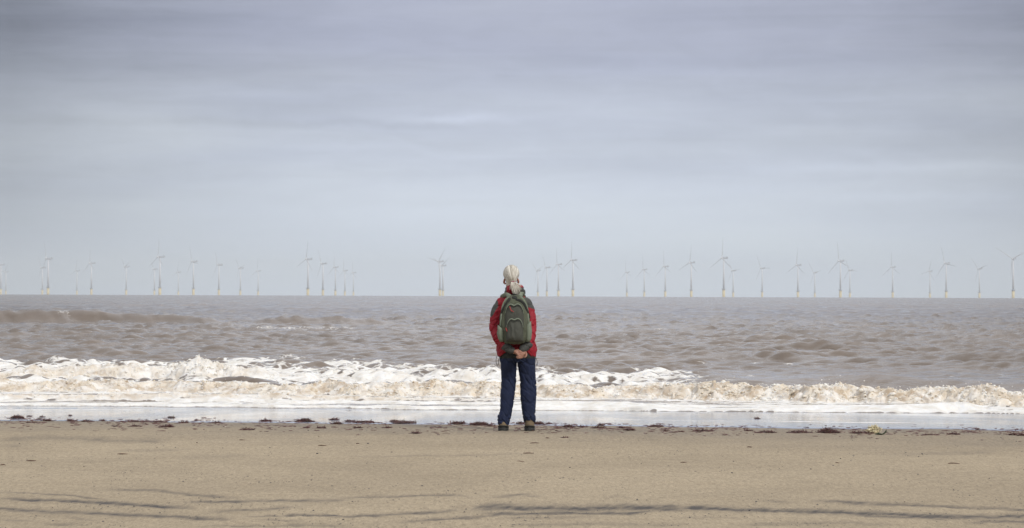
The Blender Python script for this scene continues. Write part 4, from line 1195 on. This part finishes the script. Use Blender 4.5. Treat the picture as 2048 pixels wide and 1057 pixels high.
# ================================================================== SEAWEED, PEBBLES, DRIFT
M_weed = []
for nm, c in (('red_brown_weed', (0.112, 0.038, 0.033)), ('dark_weed', (0.060, 0.026, 0.024)), ('olive_weed', (0.13, 0.10, 0.035)), ('pale_weed', (0.62, 0.55, 0.36)), ('green_weed', (0.030, 0.045, 0.018))):
    M_weed.append(simple_mat(nm, c, 0.38, 0.35, 40, 0.002))
WR = random.Random(3)
def surf_z(x, y): return float(slope_z(y)) + (0.006 if y > edge_y(x) else 0.0)
def weed_mesh(w, h, n, curl=1.0, thick=.0022, seed=0):
    """a heap of short flattened fronds and threads, denser and higher in the middle"""
    rr = random.Random(seed); V, F, M = [], [], []
    prof = [rr.uniform(.3, 1.0) for _ in range(7)]
    dep = max(.05, w * rr.uniform(.35, .7))
    for k in range(n):
        t = rr.betavariate(1.6, 1.6) if n > 50 else rr.betavariate(3, 3); x = (t - .5) * w
        e = 1 - (2 * t - 1) ** 2; pi_ = t * 5.99; pz = prof[int(pi_)] * (1 - pi_ % 1) + prof[int(pi_) + 1] * (pi_ % 1)
        top = h * e ** .7 * pz
        y = max(-.6, min(.6, rr.gauss(0, .30))) * dep * math.sqrt(e + .05); z = rr.uniform(0, 1) ** 1.2 * top * max(0, 1 - (y / dep) ** 2)
        L = rr.uniform(.012, .045) * (1 if w > .08 else .6); a = rr.gauss(0, .7) + (math.pi if rr.random() < .5 else 0)
        d = Vector((math.cos(a), math.sin(a), rr.gauss(0, .22) * curl)); p = Vector((x, y, z + thick)); pts = [p]
        for q in range(3):
            d = (d + Vector((rr.gauss(0, .4), rr.gauss(0, .4), rr.gauss(0, .25) * curl))).normalized()
            p = p + d * L / 3; p.z = max(p.z, thick * .6); pts.append(p.copy())
        r = thick * rr.uniform(.7, 1.9)
        v, f = tube([tuple(q) for q in pts], [r, r * 1.2, r, r * .4], 5, 1, flat=.55, up=(0, 0, 1))
        b = len(V); V += v; F += [tuple(i + b for i in ff) for ff in f]
        mi = 1 if rr.random() < .35 else (2 if rr.random() < .06 else 0); M += [mi] * len(f)
    v, f = ellipsoid((0, 0, h * .10), (w * .45, dep * .42, max(h * .30, .004)), 16)
    b = len(V); V += [(q[0] * (1 + .25 * math.sin(q[1] * 90 + q[0] * 40)), q[1] * (1 + .4 * math.sin(q[0] * 70 + seed)), q[2]) for q in v]; F += [tuple(i + b for i in ff) for ff in f]; M += [1] * len(f)
    me = mesh_np('seaweed_clump', V, F)
    for m in M_weed: me.materials.append(m)
    me.polygons.foreach_set('material_index', np.array(M, np.int32)); return me
CL = [(36,838,27,8),(60,834,10,1.5),(87,835.5,11,2),(82,840,14,2),(97,842.5,22,4),(67,846,27,2.5),(142,833,8,1.5),(145,843,20,4),(176,844,26,4),(207,843,9,4),
 (248,844,12,2),(280,844,50,3.5),(321,845,31,4),(369,846.5,20,4),(345,837,14,3),(395,842,10,2),(236,854,17,2),(273,854,27,3),(335,855,27,6.5),(434,846,22,2),
 (495,860,30,2),(533,844,20,5),(610,845,37,8),(615,856,12,3),(644,857,20,2.5),(675,849,22,6),(670,841,20,4),(701,845,20,5),(731,847,44,4.5),(791,845,18,5),(810,848,47,5.5),
 (717,856,17,2.5),(832,867,19,3),(777,856,16,2),(916,849,31,5),(962,851,44,9),(984,854,24,3),(1042,849,15,5),(1078,850,24,7),(1099,849,8,3),
 (1138,855,25,6),(1165,855,20,3),(1198,857,26,4.5),(1203,852,13,4),(1131,876,13,2),(1249,857,27,4),(1261,861,22,4),(1312,854,32,4.5),(1334,862,12,3),(1362,864,13,2.5),
 (1410,863,48,3.5),(1515,839,11,4),(1498,863,18,2),(1533,866,44,4),(1601,866,51,5),(1657,866,44,9.5),(1724,867,48,4.5),(1862,871,33,2.5),(1907,870,24,4),(1955,860,7,2),(2026,871,16,6.5),(2044,872,18,4)]
CL.sort()
nC = len(CL)
for i, (uu, vv, wp, hp) in enumerate(CL):
    gx_, gy_ = ground_at(uu, vv)
    sc = gy_ / FPX
    me = weed_mesh(wp * sc, hp * sc * .95, int(34 + wp * hp * 1.1), seed=100 + i)
    o = link_mesh('seaweed_clump', me); o.location = (gx_, gy_, surf_z(gx_, gy_))
    sz_ = 'large heaped' if wp * hp > 170 else ('long low' if wp > 28 else ('small' if wp * hp < 45 else 'middle-sized'))
    where = 'on the wet film' if gy_ > edge_y(gx_) + .25 else 'on the wet sand edge'
    tag(o, '%s dark red seaweed clump %s, %s' % (sz_, where, ordinal(i, nC)), 'seaweed', 'seaweed clumps along the waterline')
# scattered crumbs of weed between the clumps: countless
V, F = [], []
for k in range(2600):
    uu = WR.uniform(-60, 2110); vb = eye_v(uu) + 256.5 + (uu / 2048) * 14
    vv = vb + WR.gauss(0, 3.4) + (WR.uniform(0, 14) if WR.random() < .25 else 0)
    if pn2(np.array([uu / 70.0]), np.array([3.3]), 4)[0] < -.15 and WR.random() < .8: continue
    gx_, gy_ = ground_at(uu, vv)
    r = WR.uniform(.003, .008); z0 = surf_z(gx_, gy_)
    a = WR.uniform(0, 6.28); L = WR.uniform(.008, .045)
    v, f = tube([(gx_, gy_, z0 + r * .3), (gx_ + L * math.cos(a), gy_ + L * math.sin(a), z0 + r * .4), (gx_ + 1.8 * L * math.cos(a + .5), gy_ + 1.8 * L * math.sin(a + .5), z0 + r * .3)], [r * .6, r, r * .4], 5, 1, flat=.5, up=(0, 0, 1))
    b = len(V); V += v; F += [tuple(i + b for i in ff) for ff in f]
o = link_mesh('seaweed_crumbs', mesh_np('seaweed_crumbs', V, F), M_weed[0])
tag(o, 'loose crumbs of dark red seaweed strewn along the waterline', 'seaweed', kind='stuff')
# pale tangled bundle with a green stalk in front of it
gx_, gy_ = ground_at(1750, 867)
V, F = [], []
rr = random.Random(9)
for k in range(150):
    a = rr.uniform(0, math.pi); rad = rr.uniform(.35, 1)
    c = Vector((math.cos(a) * .060 * rad, rr.uniform(-.035, .035), math.sin(a) * .055 * rad + .008)); pts = []
    d = Vector((-math.sin(a), rr.gauss(0, .4), math.cos(a))).normalized(); p = c.copy()
    for q in range(5):
        pts.append(p.copy()); d = (d + Vector((rr.gauss(0, .45), rr.gauss(0, .35), rr.gauss(0, .45)))).normalized(); p = p + d * .013; p.z = max(p.z, .004)
    v, f = tube([tuple(q) for q in pts], [.002, .0036, .0038, .0030, .0012], 5, 1, flat=.6)
    b = len(V); V += v; F += [tuple(i + b for i in ff) for ff in f]
v, f = ellipsoid((.004, 0, .018), (.046, .026, .030), 14); b = len(V)
V += [(q[0] + .006 * math.sin(q[1] * 200 + q[2] * 150), q[1], q[2] + .004 * math.sin(q[0] * 210)) for q in v]; F += [tuple(i + b for i in ff) for ff in f]
o = link_mesh('hornwrack_bundle', mesh_np('hornwrack_bundle', V, F), M_weed[3]); o.location = (gx_, gy_ + .03, surf_z(gx_, gy_) + .004); o.name = 'pale_seaweed'
tag(o, 'pale cream tangled ball of dried seaweed sitting on dark weed at the waterline', 'seaweed')
gx_, gy_ = ground_at(1764, 870)
V, F = [], []
for pts, rad in (([(-.05, 0, .006), (-.01, 0, .005), (.02, .0, .012), (.038, 0, .032), (.045, 0, .048)], [.004, .006, .007, .006, .004]), ([(.03, 0, .020), (.044, 0, .028), (.054, .005, .034)], [.005, .004, .002]), ([(-.06, .01, .005), (-.03, .01, .016), (-.01, 0, .007)], [.003, .006, .004]), ([(-.04, 0, .005), (-.015, -.01, .012), (.01, -.01, .005)], [.003, .005, .003])):
    v, f = tube(pts, rad, 7, 3, flat=.6); b = len(V); V += v; F += [tuple(i + b for i in ff) for ff in f]
o = link_mesh('kelp_stalk', mesh_np('kelp_stalk', V, F), M_weed[4]); o.location = (gx_, gy_, surf_z(gx_, gy_))
tag(o, 'dark green forked kelp stalk lying in front of the pale tangled ball', 'kelp stalk')
# pebbles and shells big enough to count
M_peb = [simple_mat('dark_pebble', (0.045, 0.045, 0.048), 0.6, .25, 60), simple_mat('brown_pebble', (0.12, 0.085, 0.06), 0.7, .2, 60), simple_mat('shell', (0.72, 0.68, 0.60), 0.5, .1, 60), simple_mat('brown_stick', (0.11, 0.062, 0.04), .8, .2, 60)]
PB = [(274.5,867,3,0),(314,865,3.5,0),(315.5,869,2.5,0),(339,866,2.5,0),(41,887.5,3.5,0),(90,890.5,3,0),(103,890,3,0),(113,888.5,3,0),(636,908,5.5,0),(625,960.5,4.5,0),(170,933.5,3.5,1),(225,943,2.5,0),
 (250,952.5,2.5,0),(396,886,4.5,1),(329,892.5,3,0),(316,896,3,0),(484,900.5,3,0),(639,874,3.5,1),(542,857,3,0),(618,861.5,3.5,0),(22,982,3,0),(400,996.5,3.5,0),(441,995,3,0),(108,1015.5,3,1),
 (735,862,2.5,0),(737.5,887.5,5.5,0),(771,897,4,1),(778,901,3,0),(785,905,4,0),(955,914,3.5,0),(1097,918.5,3,0),(1009,936,3,1),(1042,940.5,3.5,1),(1141,935.5,4,0),(1145,916,3,0),(1191,862,2.5,0),(1259.5,914.5,3,0),(1284,928,3,0),(1187,905.5,2.5,0),
 (1468,923,4,0),(1465,946,4.5,0),(1557,904.5,3.5,0),(1622.5,938.5,5,0),(1637,924,3.5,0),(1703,922,5,0),(1682,917.5,3.5,0),(1667,932,4.5,0),(1708,913,3,0),(1759,950,3,0),(1813,960,3.5,0),(1838,914,4,0),(1845,908.5,4.5,0),(1896.5,898,5,0),(1979,957.5,4,0),
 (2044,904,4,0),(1961,945,3,0),(2022,957.5,3.5,0),(2033,883.5,4.5,0),(2002,876,4,0),(1500.5,1021.5,5,0),(1381,1036,5,0),(1810,1004,4,1),(1748,970,3.5,0)]
SH = [(315,877,3.5),(338,878,3),(452.5,854,3),(632,850,4),(1010,891,3),(1572,884.5,3.5),(1221,923.5,2.5),(856,978,2.5)]
def peb_mesh(seed, name):
    rr = random.Random(seed); V, F = ellipsoid((0, 0, .35), (1, .75, .55), 12)
    ax = [Vector((rr.gauss(0, 1), rr.gauss(0, 1), rr.gauss(0, 1))).normalized() for _ in range(5)]
    V = [tuple(Vector(v) * (1 - .18 * max(0, Vector(v).normalized().dot(ax[i % 5]) - .2 * i / 5))) for v in V for i in (rr.randrange(1),)]
    return mesh_np(name, V, F)
pm = [peb_mesh(k, 'pebble') for k in range(4)]
pmm = []
for mi in (0, 1):
    for k in range(4):
        q = pm[k].copy(); q.materials.append(M_peb[mi]); pmm.append(q)
for (uu, vv, sp_, mi) in PB:
    gx_, gy_ = ground_at(uu, vv); s = sp_ * gy_ / FPX / 2
    o = bpy.data.objects.new('pebble', pmm[mi * 4 + WR.randrange(4)]); COL.objects.link(o)
    o.location = (gx_, gy_, float(slope_z(gy_))); o.scale = (s, s * WR.uniform(.8, 1.2), s * WR.uniform(.6, .95)); o.rotation_euler = (0, 0, WR.uniform(0, 6))
    tag(o, 'small dark pebble lying on the dry sand' if mi == 0 else 'small brown pebble lying on the dry sand', 'pebble', 'dark pebbles on the dry sand' if mi == 0 else 'brown pebbles on the dry sand')
V, F = [], []
for i in range(9):
    a = -1.2 + 2.4 * i / 8
    for rr_ in (.15, .45, .75, 1.0):
        V.append((math.sin(a) * rr_, math.cos(a) * rr_ - .5, .28 * (1 - (rr_ - .35) ** 2) + (.03 if i % 2 else 0)))
for i in range(8):
    for k in range(3): F.append((i * 4 + k, i * 4 + k + 1, (i + 1) * 4 + k + 1, (i + 1) * 4 + k))
n0 = len(V); V += [(v[0], v[1], max(0, v[2] - .12)) for v in V]; F += [tuple(q + n0 for q in f[::-1]) for f in F]
sme = mesh_np('shell', V, F); sme.materials.append(M_peb[2])
for (uu, vv, sp_) in SH:
    gx_, gy_ = ground_at(uu, vv); s = sp_ * gy_ / FPX / 2
    o = bpy.data.objects.new('seashell', sme); COL.objects.link(o); o.location = (gx_, gy_, float(slope_z(gy_)) + .001); o.scale = (s, s, s * 1.3); o.rotation_euler = (R(WR.uniform(10, 35)), 0, WR.uniform(0, 6))
    tag(o, 'tiny pale seashell lying on the tan sand', 'seashell', 'pale seashells on the sand')
ST = [(65,922.5,18),(8,931,12),(1070,887,17,),(1058,907.5,20),(1042,924,15),(1369,926,14),(1908,928,23),(247,909,20),(646,892,16),(486,881,12),(717,888,6),(1096,877,8),(1500,895,10),(1675,927,8)]
for i, (uu, vv, L) in enumerate(sorted(ST)):
    gx_, gy_ = ground_at(uu, vv); l = L * gy_ / FPX
    pts = [(-l / 2, 0, .003), (-l * .2, WR.uniform(-.01, .02), .005), (l * .15, WR.uniform(-.02, .02), .005), (l / 2, WR.uniform(-.01, .01), .003)]
    o = link_mesh('weed_strand', mesh_np('weed_strand', *tube(pts, [.002, .0045, .004, .002], 6, 3)), M_peb[3]); o.location = (gx_, gy_, float(slope_z(gy_)))
    tag(o, 'thin reddish brown weed strand lying flat on the sand, %s' % ordinal(i, len(ST)), 'weed strand', 'weed strands on the dry sand')
# grit: countless crumbs of shell, coal and stone
V, F = [], []
tmpl = [(1, 0, 0), (.3, .9, 0), (-.8, .5, 0), (-.7, -.7, 0), (.4, -.8, 0), (0, 0, .8)]
for k in range(12000):
    uu = WR.uniform(-250, 2300)
    vv = 850 + 240 * WR.random() ** (1.0)
    d = pn2(np.array([uu / 160.0]), np.array([vv / 18.0]), 6)[0]
    if WR.random() > .30 + 1.1 * d: continue
    if vv < eye_v(uu) + 262 + (uu / 2048) * 10: continue
    gx_, gy_ = ground_at(uu, vv); r = WR.uniform(.0022, .0050) * (1.7 if WR.random() < .08 else 1)
    z0 = float(slope_z(gy_)) - .0005; a = WR.uniform(0, 6.28); b = len(V); hs_ = WR.uniform(.5, 1.1)
    for q in tmpl: V.append((gx_ + r * (q[0] * math.cos(a) - q[1] * math.sin(a)) * 1.2, gy_ + r * (q[0] * math.sin(a) + q[1] * math.cos(a)), z0 + r * q[2] * hs_))
    F += [(b + i, b + (i + 1) % 5, b + 5) for i in range(5)]
o = link_mesh('beach_grit', mesh_np('beach_grit', V, F, False), M_peb[0])
tag(o, 'fine dark grit and coal crumbs sprinkled over the sand', 'grit', kind='stuff')
# ================================================================== HAZE
V = [(sx * 11500, yy, zz) for zz in (-32, 150) for (sx, yy) in ((-1, -1200), (1, -1200), (1, 11800), (-1, 11800))]
F = [(0, 3, 2, 1), (4, 5, 6, 7), (0, 1, 5, 4), (1, 2, 6, 5), (2, 3, 7, 6), (3, 0, 4, 7)]
me = mesh_np('haze', V, F, False)
m_ = bpy.data.materials.new('haze'); m_.use_nodes = True
t = m_.node_tree; t.nodes.clear()
out = t.nodes.new('ShaderNodeOutputMaterial')
pv = t.nodes.new('ShaderNodeVolumePrincipled')
pv.inputs['Color'].default_value = (0.86, 0.94, 1.0, 1)
pv.inputs['Density'].default_value = 1.0e-4
t.links.new(pv.outputs[0], out.inputs['Volume'])
hz = link_mesh('haze', me, m_)
tag(hz, 'thin pale sea haze that fades the far turbines', kind='stuff')
